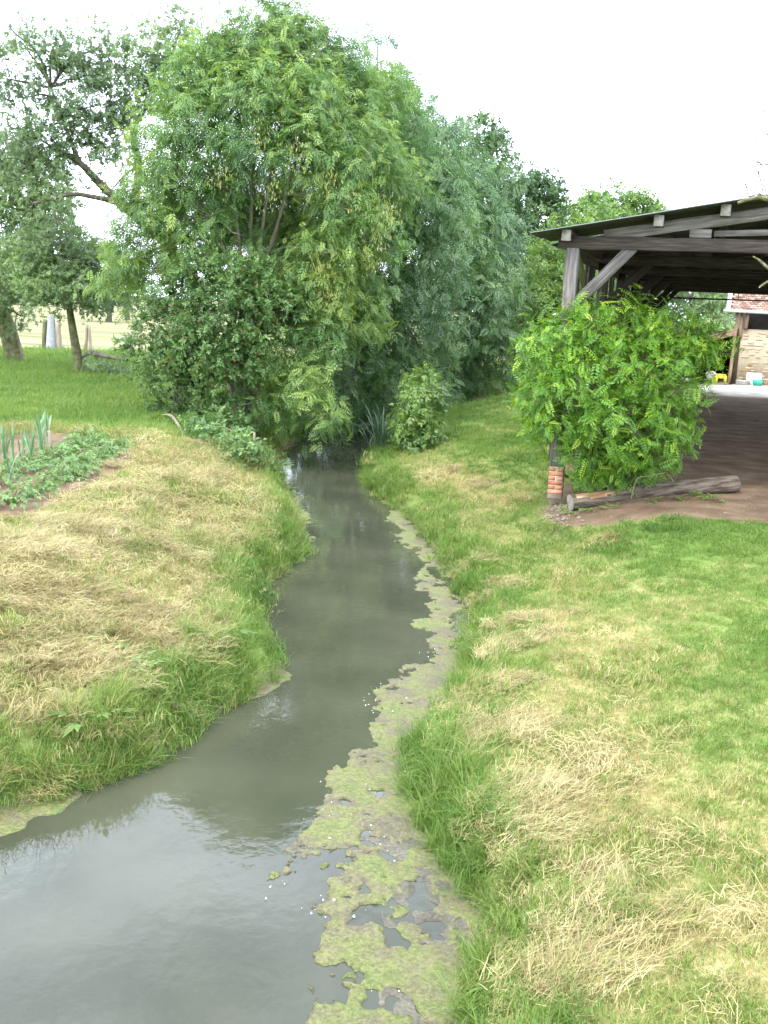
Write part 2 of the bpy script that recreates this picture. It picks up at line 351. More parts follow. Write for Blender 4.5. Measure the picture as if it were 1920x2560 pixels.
# ------------------------------------------------------------------ ground sheet
def axis(lo, hi, step, far0, far1, g=1.28):
    a = list(np.arange(lo, hi + 1e-6, step)); s = step
    while a[-1] < far1: s = min(s * g, 60); a.append(a[-1] + s)
    s = step
    while a[0] > far0: s = min(s * g, 60); a.insert(0, a[0] - s)
    return np.array(a)
gx = axis(-9, 9, .13, -700, 700); gy = axis(2.5, 32, .15, -40, 1100)
GX, GY = np.meshgrid(gx, gy); X = GX.ravel(); Y = GY.ravel()
Z = gz(X, Y)
nx, ny = len(gx), len(gy)
ii = (np.arange(ny - 1)[:, None] * nx + np.arange(nx - 1)[None, :]).ravel()
mb = MB(); mb.add(np.stack([X, Y, Z], 1), np.stack([ii, ii + 1, ii + nx + 1, ii + nx], 1))
so_, gr_, st_, dr_ = zones(X, Y)
gm, nt, out = mat_new('ground_cover')
geo = N(nt, 'ShaderNodeNewGeometry')
def attr(nm): return N(nt, 'ShaderNodeAttribute', attribute_name=nm).outputs['Fac']
def gnoise(sc, det=6, st=None):
    n = N(nt, 'ShaderNodeTexNoise'); n.inputs['Scale'].default_value = sc; n.inputs['Detail'].default_value = det; n.inputs['Roughness'].default_value = .62
    if st:
        m_ = N(nt, 'ShaderNodeMapping'); m_.inputs['Scale'].default_value = st; nt.links.new(geo.outputs['Position'], m_.inputs[0]); nt.links.new(m_.outputs[0], n.inputs['Vector'])
    else: nt.links.new(geo.outputs['Position'], n.inputs['Vector'])
    return n.outputs['Fac']
def mixc(f, a, b):
    m_ = N(nt, 'ShaderNodeMix', data_type='RGBA')
    nt.links.new(f, m_.inputs[0])
    for s_, q in ((6, a), (7, b)):
        if isinstance(q, tuple): m_.inputs[s_].default_value = (*q, 1)
        else: nt.links.new(q, m_.inputs[s_])
    return m_.outputs[2]
fine = gnoise(26, 8)
green = ramp(nt, [(.3, (.055, .10, .02)), (.5, (.10, .165, .033)), (.7, (.17, .22, .055))]); nt.links.new(fine, green.inputs[0])
dryc = ramp(nt, [(.3, (.13, .115, .042)), (.5, (.23, .195, .080)), (.7, (.34, .28, .145))]); nt.links.new(fine, dryc.inputs[0])
soilc = ramp(nt, [(.3, (.075, .048, .029)), (.5, (.130, .088, .055)), (.7, (.20, .145, .094))]); nt.links.new(gnoise(1.7, 10), soilc.inputs[0])
gravc = ramp(nt, [(.3, (.30, .26, .21)), (.5, (.46, .42, .36)), (.7, (.60, .56, .50))]); nt.links.new(gnoise(2.2, 8), gravc.inputs[0])
stubc = ramp(nt, [(.38, (.115, .125, .045)), (.5, (.195, .18, .085)), (.62, (.26, .235, .125))]); nt.links.new(gnoise(.55, 6, (.15, .9, 1)), stubc.inputs[0])
c = mixc(attr('dry'), green.outputs[0], dryc.outputs[0])
c = mixc(attr('stub'), c, stubc.outputs[0]); c = mixc(attr('soil'), c, soilc.outputs[0]); c = mixc(attr('grav'), c, gravc.outputs[0])
mud = mixc(attr('mud'), c, (.10, .08, .05))
p = principled(nt, .95, .1); nt.links.new(mud, p.inputs['Base Color'])
b = N(nt, 'ShaderNodeBump'); b.inputs['Strength'].default_value = .35; b.inputs['Distance'].default_value = .012; nt.links.new(gnoise(55, 5), b.inputs['Height']); nt.links.new(b.outputs[0], p.inputs['Normal'])
nt.links.new(p.outputs[0], out.inputs['Surface'])
ground = mb.build('ground', gm, smooth=True)
dd, _l = bank(X, Y)
for nm, arr in (('soil', so_), ('grav', gr_), ('stub', st_), ('dry', dr_), ('mud', 1 - sstep((dd - .02) / .12))):
    a = ground.data.attributes.new(nm, 'FLOAT', 'POINT'); a.data.foreach_set('value', np.asarray(arr, np.float32))
tag(ground, 'grassy lawn and meadow on both banks, with bare earth and a gravel yard', 'ground', kind='structure')

# ------------------------------------------------------------------ water
wm, nt, out = mat_new('stream_water')
geo = N(nt, 'ShaderNodeNewGeometry')
m_ = N(nt, 'ShaderNodeMapping'); m_.inputs['Scale'].default_value = (1.0, .8, 1); nt.links.new(geo.outputs['Position'], m_.inputs[0])
n1 = N(nt, 'ShaderNodeTexNoise'); n1.inputs['Scale'].default_value = 7; n1.inputs['Detail'].default_value = 3; nt.links.new(m_.outputs[0], n1.inputs['Vector'])
n2 = N(nt, 'ShaderNodeTexNoise'); n2.inputs['Scale'].default_value = .9; n2.inputs['Detail'].default_value = 4; nt.links.new(geo.outputs['Position'], n2.inputs['Vector'])
wc = ramp(nt, [(.35, (.038, .041, .026)), (.65, (.056, .058, .037))]); nt.links.new(n2.outputs['Fac'], wc.inputs[0])
p = principled(nt, .02, .6); p.inputs['IOR'].default_value = 1.333; nt.links.new(wc.outputs[0], p.inputs['Base Color'])
b = N(nt, 'ShaderNodeBump'); b.inputs['Strength'].default_value = .07; b.inputs['Distance'].default_value = .03; nt.links.new(n1.outputs['Fac'], b.inputs['Height']); nt.links.new(b.outputs[0], p.inputs['Normal'])
nt.links.new(p.outputs[0], out.inputs['Surface'])
mb = MB()
ys = np.concatenate([np.arange(-8, 60, 1.0), np.arange(60, 102, 6)])
xl = np.interp(ys, [-8, 20, 34, 40, 48, 58, 75, 101], [-6, -5, -3, 0, 4, 7, 5, -6]); xr = np.interp(ys, [-8, 20, 27, 34, 39, 47, 58, 75, 101], [3, 3, 2, 4, 9, 13, 14, 12, 1])
V = np.concatenate([np.stack([xl, ys, np.full_like(ys, WZ)], 1), np.stack([xr, ys, np.full_like(ys, WZ)], 1)]); k = len(ys); i = np.arange(k - 1)
mb.add(V, np.stack([i, i + k, i + k + 1, i + 1], 1))
water = mb.build('stream_water', wm)
tag(water, 'murky olive brown stream reflecting trees and pale sky', 'water', kind='structure')

# ------------------------------------------------------------------ floating algae mats, silt film, petals
def levelset(x0, x1, y0, y1, h, field, zf, name, mat):
    xs = np.arange(x0, x1, h); ys = np.arange(y0, y1, h); A, B = np.meshgrid(xs, ys); f = field(A, B)
    mb = MB(); H, W = f.shape; ins = f > 0
    q = ins[:-1, :-1].astype(int) + ins[:-1, 1:] + ins[1:, 1:] + ins[1:, :-1]
    zz = zf(A, B)
    V = []; quads = []; polys = {}
    idx = -np.ones(f.shape, int)
    def vid(i, j):
        if idx[i, j] < 0: idx[i, j] = len(V); V.append((A[i, j], B[i, j], zz[i, j]))
        return idx[i, j]
    ecache = {}
    def eid(i, j, k, l):
        key = (i, j, k, l) if (i, j) < (k, l) else (k, l, i, j)
        if key not in ecache:
            t = f[i, j] / (f[i, j] - f[k, l]); ecache[key] = len(V)
            V.append((A[i, j] + t * (A[k, l] - A[i, j]), B[i, j] + t * (B[k, l] - B[i, j]), WZ + .0015))
        return ecache[key]
    for i, j in np.argwhere(q > 0):
        cs = [(i, j), (i, j + 1), (i + 1, j + 1), (i + 1, j)]
        if q[i, j] == 4: polys.setdefault(4, []).append([vid(*c_) for c_ in cs]); continue
        pl = []
        for a_, b_ in zip(cs, cs[1:] + cs[:1]):
            if ins[a_]: pl.append(vid(*a_))
            if ins[a_] != ins[b_]: pl.append(eid(*a_, *b_))
        if len(pl) >= 3: polys.setdefault(len(pl), []).append(pl)
    mb.v = [np.array(V)]; mb.n = len(V); mb.att = [np.full(len(V), .5)]
    for k_ in polys: mb.f[k_] = [np.array(polys[k_])]; mb.mi[k_] = [np.zeros(len(polys[k_]), int)]
    return mb.build(name, mat, smooth=True), f, A, B
Sp = [(640, 2300), (660, 2212), (668, 2140), (660, 2080), (700, 2010), (690, 1960), (612, 1915), (640, 1830), (690, 1770), (700, 1720), (740, 1640), (790, 1610), (810, 1520), (868, 1445), (935, 1432), (945, 1385), (905, 1345), (940, 1300), (905, 1272), (922, 1215), (870, 1165), (846, 1108), (830, 1080)]
S = np.array([DZ(x, y, WZ)[:2] for x, y in Sp])
SB = np.array([[0.75, 3.9]] + [DZ(x + 14, y, WZ)[:2] for x, y in Rp[:-1]])
STRIP = np.vstack([S, SB[::-1]])
def strip_d(x, y):
    d = dpoly(x, y, S); return np.where(inside(x, y, STRIP), d, -np.minimum(d, dpoly(x, y, np.vstack([STRIP, STRIP[:1]]))))
def algae_f(x, y):
    d = strip_d(x, y); n = fbm(x, y, 3.2, 5, 5) - .5; n3 = fbm(x, y, 1.3, 3, 8) - .5
    lace = fbm(x, y, 5.5, 4, 25) - np.interp(y, [3.5, 6.0, 7.5, 9, 20], [.43, .40, .31, .29, .35]) + .5 * n3
    far = np.interp(y, [9, 11, 20], [9.0, .38, .22])
    e = np.minimum(d, far - d) * 2.0 + n * .9 + (fbm(x, y, 13, 3, 6) - .5) * .35 + .02
    return np.minimum(e, lace * 1.6 + (fbm(x, y, 24, 2, 44) - .5) * .34)
def left_f(x, y):
    d, left = bank(x, y); n = fbm(x, y, 2.6, 4, 15) - .5; n3 = fbm(x, y, .8, 2, 18) - .5
    return np.where(left & (d < .3), .02 + n * .55 + n3 * .7 - np.maximum(-d, 0) * 1.1, -1.0)
def scum_mat(name, stops):
    am, nt, out = mat_new(name)
    geo = N(nt, 'ShaderNodeNewGeometry')
    n1 = N(nt, 'ShaderNodeTexNoise'); n1.inputs['Scale'].default_value = 4.5; n1.inputs['Detail'].default_value = 7; nt.links.new(geo.outputs['Position'], n1.inputs['Vector'])
    n2 = N(nt, 'ShaderNodeTexNoise'); n2.inputs['Scale'].default_value = 42; n2.inputs['Detail'].default_value = 7; n2.inputs['Roughness'].default_value = .75; nt.links.new(geo.outputs['Position'], n2.inputs['Vector'])
    c1 = ramp(nt, stops); nt.links.new(n1.outputs['Fac'], c1.inputs[0])
    c2 = ramp(nt, [(.3, (.40, .40, .40)), (.5, (.9, .9, .9)), (.7, (1.55, 1.55, 1.5))]); nt.links.new(n2.outputs['Fac'], c2.inputs[0])
    mm = N(nt, 'ShaderNodeMix', data_type='RGBA', blend_type='MULTIPLY'); mm.inputs[0].default_value = 1; nt.links.new(c1.outputs[0], mm.inputs[6]); nt.links.new(c2.outputs[0], mm.inputs[7])
    p = principled(nt, .6, .25); nt.links.new(mm.outputs[2], p.inputs['Base Color'])
    b = N(nt, 'ShaderNodeBump'); b.inputs['Strength'].default_value = .9; b.inputs['Distance'].default_value = .02; nt.links.new(n2.outputs['Fac'], b.inputs['Height']); nt.links.new(b.outputs[0], p.inputs['Normal'])
    nt.links.new(p.outputs[0], out.inputs['Surface']); return am
M['algae'] = scum_mat('algae_mat', [(.35, (.125, .110, .068)), (.47, (.148, .138, .066)), (.58, (.148, .160, .054)), (.75, (.10, .135, .042))])
M['silt'] = scum_mat('silt_film', [(.35, (.085, .078, .054)), (.5, (.12, .108, .078)), (.65, (.15, .138, .10))])
zal = lambda x, y: WZ + .010 + .02 * (fbm(x, y, 6, 3, 9) - .35)
algae, _f, _A, _B = levelset(-.9, 1.5, 3.6, 19.5, .022, algae_f, zal, 'floating_algae', M['algae'])
tag(algae, 'yellow green floating algae mat with ragged edge along the right bank', 'algae', kind='stuff')
algl, _, _, _ = levelset(-3.2, -.4, 5.6, 18, .032, left_f, zal, 'floating_scum', M['algae'])
tag(algl, 'narrow tongues of brownish scum along the left bank waterline', 'algae', kind='stuff')
silt, _, _, _ = levelset(-.5, 1.5, 3.6, 12, .05, lambda x, y: np.minimum(strip_d(x, y) - .36, .9 * fbm(x, y, 9.0, 5, 71) - .53 + .32 * sstep(1 - dpoly(x, y, SB) / .5)), lambda x, y: np.full(np.shape(x), WZ + .004), 'silt_film', M['silt'])
tag(silt, 'pale grey brown silt in the shallows between algae and right bank', 'silt', kind='stuff')
mb = MB()
px_ = rng.uniform(-.9, 1.4, 9000); py_ = np.where(rng.random(9000) < .75, rng.uniform(3.8, 11, 9000), rng.uniform(3.8, 19, 9000)); fv_ = algae_f(px_, py_)
ok_ = (fv_ > -.22) & (fv_ < .35) & ((fv_ < .1) | (rng.random(9000) < .25)); ok_ &= fbm(px_, py_, 2.0, 2, 88) > .5
for x, y, fv in list(zip(px_[ok_], py_[ok_], fv_[ok_]))[:130]:
    s = rng.uniform(.003, .009)
    an = np.sort(rng.uniform(0, 6.28, 5)); ring = np.stack([x + s * np.cos(an) * rng.uniform(.6, 1.2, 5), y + 1.4 * s * np.sin(an), np.full(5, WZ + (.03 if fv > 0 else .006)) + rng.uniform(0, .006, 5)], 1)
    mb.add(ring, [[0, 1, 2, 3, 4]])
pet = mb.build('floating_petals', M['petal']); tag(pet, 'tiny white flecks and petals floating at the algae edges', 'petals', kind='stuff')

# ------------------------------------------------------------------ grass (geometry-node instances of small tufts; uncountable stuff)
def blade(mb, base, ang, h, w, bend, tw, t, seg=3):
    d = np.array([math.cos(ang), math.sin(ang), 0]); s = np.array([-math.sin(ang + tw), math.cos(ang + tw), 0])
    P = []
    for k in range(seg + 1):
        q = k / seg; c_ = base + d * (bend * q * q * h) + np.array([0, 0, h * (q - .45 * bend * q * q)])
        ww = w * (1 - .15 * q) if k < seg else 0
        if k < seg: P += [c_ - s * ww / 2, c_ + s * ww / 2]
        else: P += [c_]
    Fq = [(2 * k, 2 * k + 1, 2 * k + 3, 2 * k + 2) for k in range(seg - 1)]
    if Fq: mb.add(P, Fq, t); o = mb.n - len(P)
    else: mb.add(P, [(0, 1, 2)], t); return
    mb.f.setdefault(3, []).append(np.array([[o + 2 * seg - 2, o + 2 * seg - 1, o + 2 * seg]])); mb.mi.setdefault(3, []).append(np.zeros(1, int))
def tpl(name, mb, mat):
    return bpy.data.objects.new(name, mb.mesh(name, mat))
def lawn_tpl(k, n, rad, h0, h1, w, bend0, bend1):
    mb = MB()
    for _ in range(n):
        r = rad * math.sqrt(random.random()); a = random.uniform(0, 6.283)
        blade(mb, np.array([r * math.cos(a), r * math.sin(a), -.01]), random.uniform(0, 6.283), random.uniform(h0, h1), w * random.uniform(.7, 1.3), random.uniform(bend0, bend1), random.uniform(-.8, .8), .5 + random.gauss(0, .07))
    return tpl('tuft%d' % k, mb, M['grass'])
def straw_tpl(k, n, rad, l0, l1, w, align):
    mb = MB()
    for _ in range(n):
        r = rad * math.sqrt(random.random()); a = random.uniform(0, 6.283); an = random.gauss(0, align)
        l = random.uniform(l0, l1); c_ = np.array([r * math.cos(a), r * math.sin(a), random.uniform(.005, .06)])
        d = np.array([math.cos(an), math.sin(an), random.uniform(-.12, .22)]); s = np.array([-d[1], d[0], random.uniform(-.6, .6)]) * w / 2
        m1 = c_ + d * l * .5 + np.array([0, 0, random.uniform(-.01, .03)])
        e = c_ + d * l + np.array([0, 0, random.uniform(-.03, .01)])
        mb.add([c_ - s, c_ + s, m1 + s, m1 - s, e], [(0, 1, 2, 3)], .5 + random.gauss(0, .15))
        o = mb.n - 5; mb.f.setdefault(3, []).append(np.array([[o + 3, o + 2, o + 4]])); mb.mi.setdefault(3, []).append(np.zeros(1, int))
    return tpl('straw%d' % k, mb, M['straw'])
LAWN = [lawn_tpl(i, 80, .15, .03, .075, .0045, .2, .9) for i in range(4)]
MEAD = [lawn_tpl(10 + i, 60, .2, .07, .16, .006, .2, .8) for i in range(3)]
TALL = [lawn_tpl(20 + i, 46, .10, .12, .38, .0048, .25, 1.1) for i in range(6)]
def seed_tpl(k):
    mb = MB()
    for _ in range(7):
        a = random.uniform(0, 6.28); b0 = np.array([random.uniform(-.08, .08), random.uniform(-.08, .08), 0]); h = random.uniform(.4, .62); l = np.array([math.cos(a), math.sin(a), 0]) * random.uniform(.05, .22)
        P = np.array([b0, b0 + l * .3 + [0, 0, h * .55], b0 + l * .8 + [0, 0, h * .92], b0 + l * 1.2 + [0, 0, h]])
        V, Fq = tube(P, [.0016, .0014, .001, .0006], 3); mb.add(V, Fq, .62)
        for q in range(12):
            t = q / 12; c_ = P[2] + (P[3] - P[2]) * t + np.random.default_rng(q + k).normal(0, .006, 3); dirn = nrm(np.array([random.gauss(0, .5), random.gauss(0, .5), .8])) * random.uniform(.012, .03); sd = np.cross(dirn, [0, 0, 1.0]) * .16
            mb.add([c_, c_ + dirn * .5 + sd, c_ + dirn, c_ + dirn * .5 - sd], [(0, 1, 2, 3)], .9)
    return tpl('seed%d' % k, mb, M['grass'])
SEED = [seed_tpl(i) for i in range(3)]
STRAW = [straw_tpl(i, 80, .15, .05, .20, .0023, .6) for i in range(5)]
HAY = [straw_tpl(10 + i, 80, .17, .04, .17, .0032, 1.6) for i in range(4)]

def scatter(name, pts, rotz, tilt, scale, tint, tpls, label, cat):
    n = len(pts); me = bpy.data.meshes.new(name); me.vertices.add(n); me.vertices.foreach_set('co', np.asarray(pts, np.float32).ravel())
    rot = np.stack([tilt[:, 0], tilt[:, 1], rotz], 1).astype(np.float32)
    a = me.attributes.new('rot', 'FLOAT_VECTOR', 'POINT'); a.data.foreach_set('vector', rot.ravel())
    a = me.attributes.new('scl', 'FLOAT', 'POINT'); a.data.foreach_set('value', np.asarray(scale, np.float32))
    a = me.attributes.new('tint', 'FLOAT', 'POINT'); a.data.foreach_set('value', np.asarray(tint, np.float32))
    a = me.attributes.new('pick', 'INT', 'POINT'); a.data.foreach_set('value', rng.integers(0, len(tpls), n).astype(np.int32))
    me.update(); o = link(bpy.data.objects.new(name, me))
    ng = bpy.data.node_groups.new(name, 'GeometryNodeTree'); ng.interface.new_socket('Geometry', in_out='INPUT', socket_type='NodeSocketGeometry'); ng.interface.new_socket('Geometry', in_out='OUTPUT', socket_type='NodeSocketGeometry')
    nd = ng.nodes; gi = nd.new('NodeGroupInput'); go = nd.new('NodeGroupOutput'); iop = nd.new('GeometryNodeInstanceOnPoints')
    jn = nd.new('GeometryNodeJoinGeometry')
    for t in tpls:
        oi = nd.new('GeometryNodeObjectInfo'); oi.inputs['Object'].default_value = t; oi.inputs['As Instance'].default_value = False
        g2 = nd.new('GeometryNodeGeometryToInstance'); ng.links.new(oi.outputs['Geometry'], g2.inputs[0]); ng.links.new(g2.outputs[0], jn.inputs[0])
    def na(nm, ty):
        q = nd.new('GeometryNodeInputNamedAttribute'); q.data_type = ty; q.inputs['Name'].default_value = nm; return q.outputs['Attribute']
    m2p = nd.new('GeometryNodeMeshToPoints')
    ng.links.new(gi.outputs[0], m2p.inputs['Mesh']); ng.links.new(m2p.outputs[0], iop.inputs['Points']); ng.links.new(jn.outputs[0], iop.inputs['Instance'])
    iop.inputs['Pick Instance'].default_value = True; ng.links.new(na('pick', 'INT'), iop.inputs['Instance Index'])
    e2r = nd.new('FunctionNodeEulerToRotation'); ng.links.new(na('rot', 'FLOAT_VECTOR'), e2r.inputs[0]); ng.links.new(e2r.outputs[0], iop.inputs['Rotation'])
    ng.links.new(na('scl', 'FLOAT'), iop.inputs['Scale'])
    ng.links.new(iop.outputs[0], go.inputs[0])
    md = o.modifiers.new('scatter', 'NODES'); md.node_group = ng
    o.data.materials.append(M['grass'])
    return tag(o, label, cat, kind='stuff')

def sample(dens, x0, x1, y0, y1, mx):
    """points in the box with density dens(x,y) per m2 (max mx)"""
    n = int((x1 - x0) * (y1 - y0) * mx); x = rng.uniform(x0, x1, n); y = rng.uniform(y0, y1, n)
    ang = np.abs(x) < (y * .46 + 1.6)               # what the lens can see plus a step to each side
    x, y = x[ang], y[ang]
    k = rng.random(len(x)) * mx < dens(x, y); return x[k], y[k]
cells = [(-2.5, 3.5, 2.4, 5), (-4.5, 5, 5, 9), (-8, 8, 9, 15), (-13, 13, 15, 24), (-19, 15, 24, 36), (-28, 12, 36, 52)]
def many(dens, mxs):
    xs, ys = [], []
    for (x0, x1, y0, y1), mx in zip(cells, mxs):
        x, y = sample(dens, x0, x1, y0, y1, mx); xs.append(x); ys.append(y)
    return np.concatenate(xs), np.concatenate(ys)
def fields(x, y):
    d, left = bank(x, y); s, g, st, dr = zones(x, y); return d, left, s, g, st, dr
def finish(name, x, y, tpls, scale, tint, label, cat, tilt=.18, rz=None, dz=0.0):
    n = len(x); z = gz(x, y) + dz
    return scatter(name, np.stack([x, y, z], 1), rng.uniform(0, 6.28, n) if rz is None else rz, rng.normal(0, tilt, (n, 2)), scale, tint, tpls, label, cat)
# short mown lawn on the right bank and path-like grass
x, y = many(lambda x, y: 300.0 * np.ones_like(x), [230, 190, 120, 60, 18, 6])
d, left, s, g, st, dr = fields(x, y)
keep = (d > .03) & (s < .35 + .3 * rng.random(len(x))) & (g < .3) & (st < .5) & ~(left & (y > 17)) & (rng.random(len(x)) > dr * .35)
x, y, d, left, dr = x[keep], y[keep], d[keep], left[keep], dr[keep]
isdry = rng.random(len(x)) < dr * np.where(left, .85, .62)
tint = np.where(isdry, rng.uniform(.55, .8, len(x)), .28 + .16 * dr) + (fbm(x, y, .9, 3, 13) - .5) * .40 + rng.normal(0, .06, len(x))
sc = (1 + np.maximum(y - 9, 0) / 22) * rng.uniform(.7, 1.25, len(x)) * np.where(left, 1.0, .78 + .22 * np.exp(-d)) * (1 + .45 * sstep((fbm(x, y, 1.7, 3, 14) - .54) / .15))
finish('lawn_grass', x, y, LAWN, sc, tint, 'short mown lawn grass, green with straw coloured dry patches', 'grass')
# taller meadow grass on the left beyond the vegetable bed
x, y = many(lambda x, y: 60.0 * np.ones_like(x), [0, 0, 14, 40, 22, 11])
d, left, s, g, st, dr = fields(x, y)
keep = left & (d > .4) & (y > 13) & (s < .3) & (st < .6) & ((y > 17) | (rng.random(len(x)) < .25))
x, y, dr, d = x[keep], y[keep], dr[keep], d[keep]
tint = .27 + .45 * dr + (fbm(x, y, .5, 3, 19) - .5) * .30 + rng.normal(0, .05, len(x))
finish('meadow_grass', x, y, MEAD, (1 + np.maximum(y - 16, 0) / 28) * rng.uniform(.7, 1.2, len(x)), tint, 'fresh green meadow grass under the orchard trees on the left', 'grass')
# tall bank grass
def dtall(x, y):
    d, left, s, g, st, dr = fields(x, y)
    n = fbm(x, y, 1.0, 3, 51)
    wl = np.exp(-(np.maximum(d - .2, 0) / .34) ** 2); wr = np.exp(-(np.maximum(d - .12, 0) / .28) ** 2)
    a = np.where(left, wl * (.10 + 1.1 * n) + 0.10 * (y < 17) * (n > .45), wr * sstep((n - .36) / .2))
    return np.where((d > .0) & (s < .4) & (g < .2), a, 0) * 70 * np.interp(y, [0, 8, 20, 40], [1.0, .8, .5, .2])
x, y = many(dtall, [70, 70, 60, 40, 20, 10])
for px, py, r in [(930, 1640, .28), (960, 1690, .30), (930, 1740, .28), (975, 1780, .28), (1005, 1830, .28), (985, 1480, .22), (1010, 1880, .2), (300, 1580, .3), (200, 1630, .35), (250, 1600, .3), (400, 1530, .25), (500, 1460, .25), (470, 1330, .2), (560, 1200, .25), (610, 1100, .4), (490, 1250, .2), (810, 1050, .4), (860, 1060, .3), (1080, 1120, .3), (1020, 2150, .22), (1070, 2080, .2), (1130, 1890, .12), (1370, 1990, .10)]:
    c_ = on_ground(px * K, py * K); n = int(r * r * 330) + 4; a = rng.uniform(0, 6.28, n); q = r * np.sqrt(rng.random(n)); x = np.concatenate([x, c_[0] + q * np.cos(a)]); y = np.concatenate([y, c_[1] + 1.4 * q * np.sin(a)])
xx, yy = sample(lambda a, b_: 9.0 * np.ones_like(a), .3, 4.5, 3.2, 12, 9.0); q, lf = bank(xx, yy); q = (q > .4) & (q < 2.6) & ~lf; x = np.concatenate([x, xx[q]]); y = np.concatenate([y, yy[q]])
k = bank(x, y)[0] > -.04; x, y = x[k], y[k]
d, left, s, g, st, dr = fields(x, y)
tint = .30 + .32 * np.where(left, dr, .25 * dr) * rng.uniform(.2, 1.2, len(x)) + (fbm(x, y, .8, 3, 23) - .5) * .34 + rng.normal(0, .07, len(x)) + .35 * (rng.random(len(x)) < np.where(left, .22, .08))
finish('bank_grass', x, y, TALL, rng.uniform(.5, 1.15, len(x)) * (1 + np.maximum(y - 12, 0) / 40) * np.where(left, 1.0, np.where(d > .75, .5, .92)), tint, 'long lush green grass leaning over the water edges', 'grass', tilt=.35, dz=-.01)
# flowering grass
def dseed(x, y):
    d, left, s, g, st, dr = fields(x, y); n = fbm(x, y, .9, 3, 57)
    return np.where((d > .1) & (d < 1.5) & left & (n > .46) & (y < 20) & (y > 8.0), 14, 0) + np.where(~left & (d > .25) & (d < .9) & (n > .55) & (y < 7.5), 6, 0)
x, y = many(dseed, [16, 16, 16, 14, 0, 0])
finish('flowering_grass', x, y, SEED, rng.uniform(.6, 1.05, len(x)), rng.uniform(.3, .5, len(x)), 'thin flowering grass stalks with pinkish seed heads on the banks', 'grass', tilt=.2)
# dry cut hay lying on both banks
def dhay(x, y):
    d, left, s, g, st, dr = fields(x, y)
    n = fbm(x, y, 1.6, 3, 67)
    return np.where((d > .15) & (s < .6) & (g < .2) & (st < .3), sstep((dr * .9 + n * .5 - np.where(left, .62, .72)) / .4), 0) * np.where(left, 44, 9) * np.interp(y, [0, 8, 20, 40], [1.2, 1.0, .6, .2])
x, y = many(dhay, [75, 62, 50, 32, 10, 0])
d, left = bank(x, y)
finish('dry_hay', x, y, HAY, rng.uniform(.7, 1.4, len(x)) * (1 + np.maximum(y - 9, 0) / 25), rng.normal(.5, .22, len(x)), 'pale dry cut hay lying loose over the banks', 'hay', tilt=.22)
SW = [(1075, 1570, .45), (1120, 1590, .4), (1180, 1690, .35), (1120, 1760, .4), (1230, 1735, .45), (1190, 1790, .45), (1150, 1820, .35), (1300, 1905, .4), (1240, 1960, .5), (1180, 2010, .45), (1330, 2050, .45), (1260, 2110, .45), (1190, 2140, .35), (1300, 1180, .2), (970, 1020, .25), (1040, 1050, .25), (1000, 1240, .4), (1060, 1270, .4), (1040, 1310, .4), (1110, 1350, .35), (1050, 1500, .5), (1110, 1400, .4), (60, 1180, .8), (180, 1140, .7), (330, 1180, .6), (120, 1300, .8), (330, 1390, .6), (260, 1330, .7), (60, 1420, .6), (300, 1480, .3), (20, 1560, .4), (160, 1450, .6), (30, 1690, .25), (450, 1160, .4), (230, 1060, .35), (250, 1010, .25), (420, 1040, .4)]
xs, ys, rz = [], [], []
for px, py, r in SW:
    c_ = on_ground(px * K, py * K); r *= .8; r *= .8 if py > 1800 and px > 800 else 1; n = int((46 if py > 1450 else 95) * r * r * 2.6) + 6; a = rng.uniform(0, 6.28, n); q = r * np.sqrt(rng.random(n)) * 1.1
    ang = rng.uniform(.2, 1.2)
    xs.append(c_[0] + q * np.cos(a) * 1.2); ys.append(c_[1] + q * np.sin(a) * .7 + .3 * q * np.cos(a)); rz.append(rng.normal(ang, .35, n))
x, y, rz = np.concatenate(xs), np.concatenate(ys), np.concatenate(rz)
d, left = bank(x, y); k = d > .05
finish('straw_swaths', x[k], y[k], STRAW, rng.uniform(.7, 1.3, k.sum()), rng.normal(.58, .28, k.sum()), 'raked swaths of golden straw stalks lying on the banks', 'straw', tilt=.15, rz=rz[k], dz=.012)

# ------------------------------------------------------------------ foliage builder
def leaflet(P, x, y0, ang, l, w, zc=0.0, hexa=False):
    """one leaflet in the leaf plane: base at (x,y0), pointing at angle ang"""
    dx, dy = math.cos(ang), math.sin(ang); sx, sy = -dy, dx
    b_ = np.array([x, y0, zc])
    pt = lambda t, s, z: b_ + np.array([dx * l * t + sx * w * s, dy * l * t + sy * w * s, z])
    if hexa: P.append([pt(0, 0, 0), pt(.28, -.46, .01), pt(.75, -.46, -.01), pt(1, 0, -.04), pt(.75, .46, -.01), pt(.28, .46, .01)])
    else: P.append([pt(0, 0, 0), pt(.45, -.5, .015), pt(1, 0, -.03), pt(.45, .5, .015)])
def pinnate(pairs, l, w, spread=1.05, droop=.30, hexa=False, s0=.22):
    P = []
    for k in range(pairs):
        x = s0 + (.95 - s0) * k / max(1, pairs - 1) * .92
        e = 1 - .35 * abs(k / max(1, pairs - 1) - .45)
        for sgn in (-1, 1): leaflet(P, x, sgn * .01, sgn * spread, l * e, w * e, 0, hexa)
    leaflet(P, .95, 0, 0, l * .95, w * .95, 0, hexa)
    P = np.array(P); k = P.shape[1]
    P[:, :, 2] -= droop * P[:, :, 0] ** 2
    return P.reshape(-1, 3), np.arange(P.shape[0] * k).reshape(-1, k)
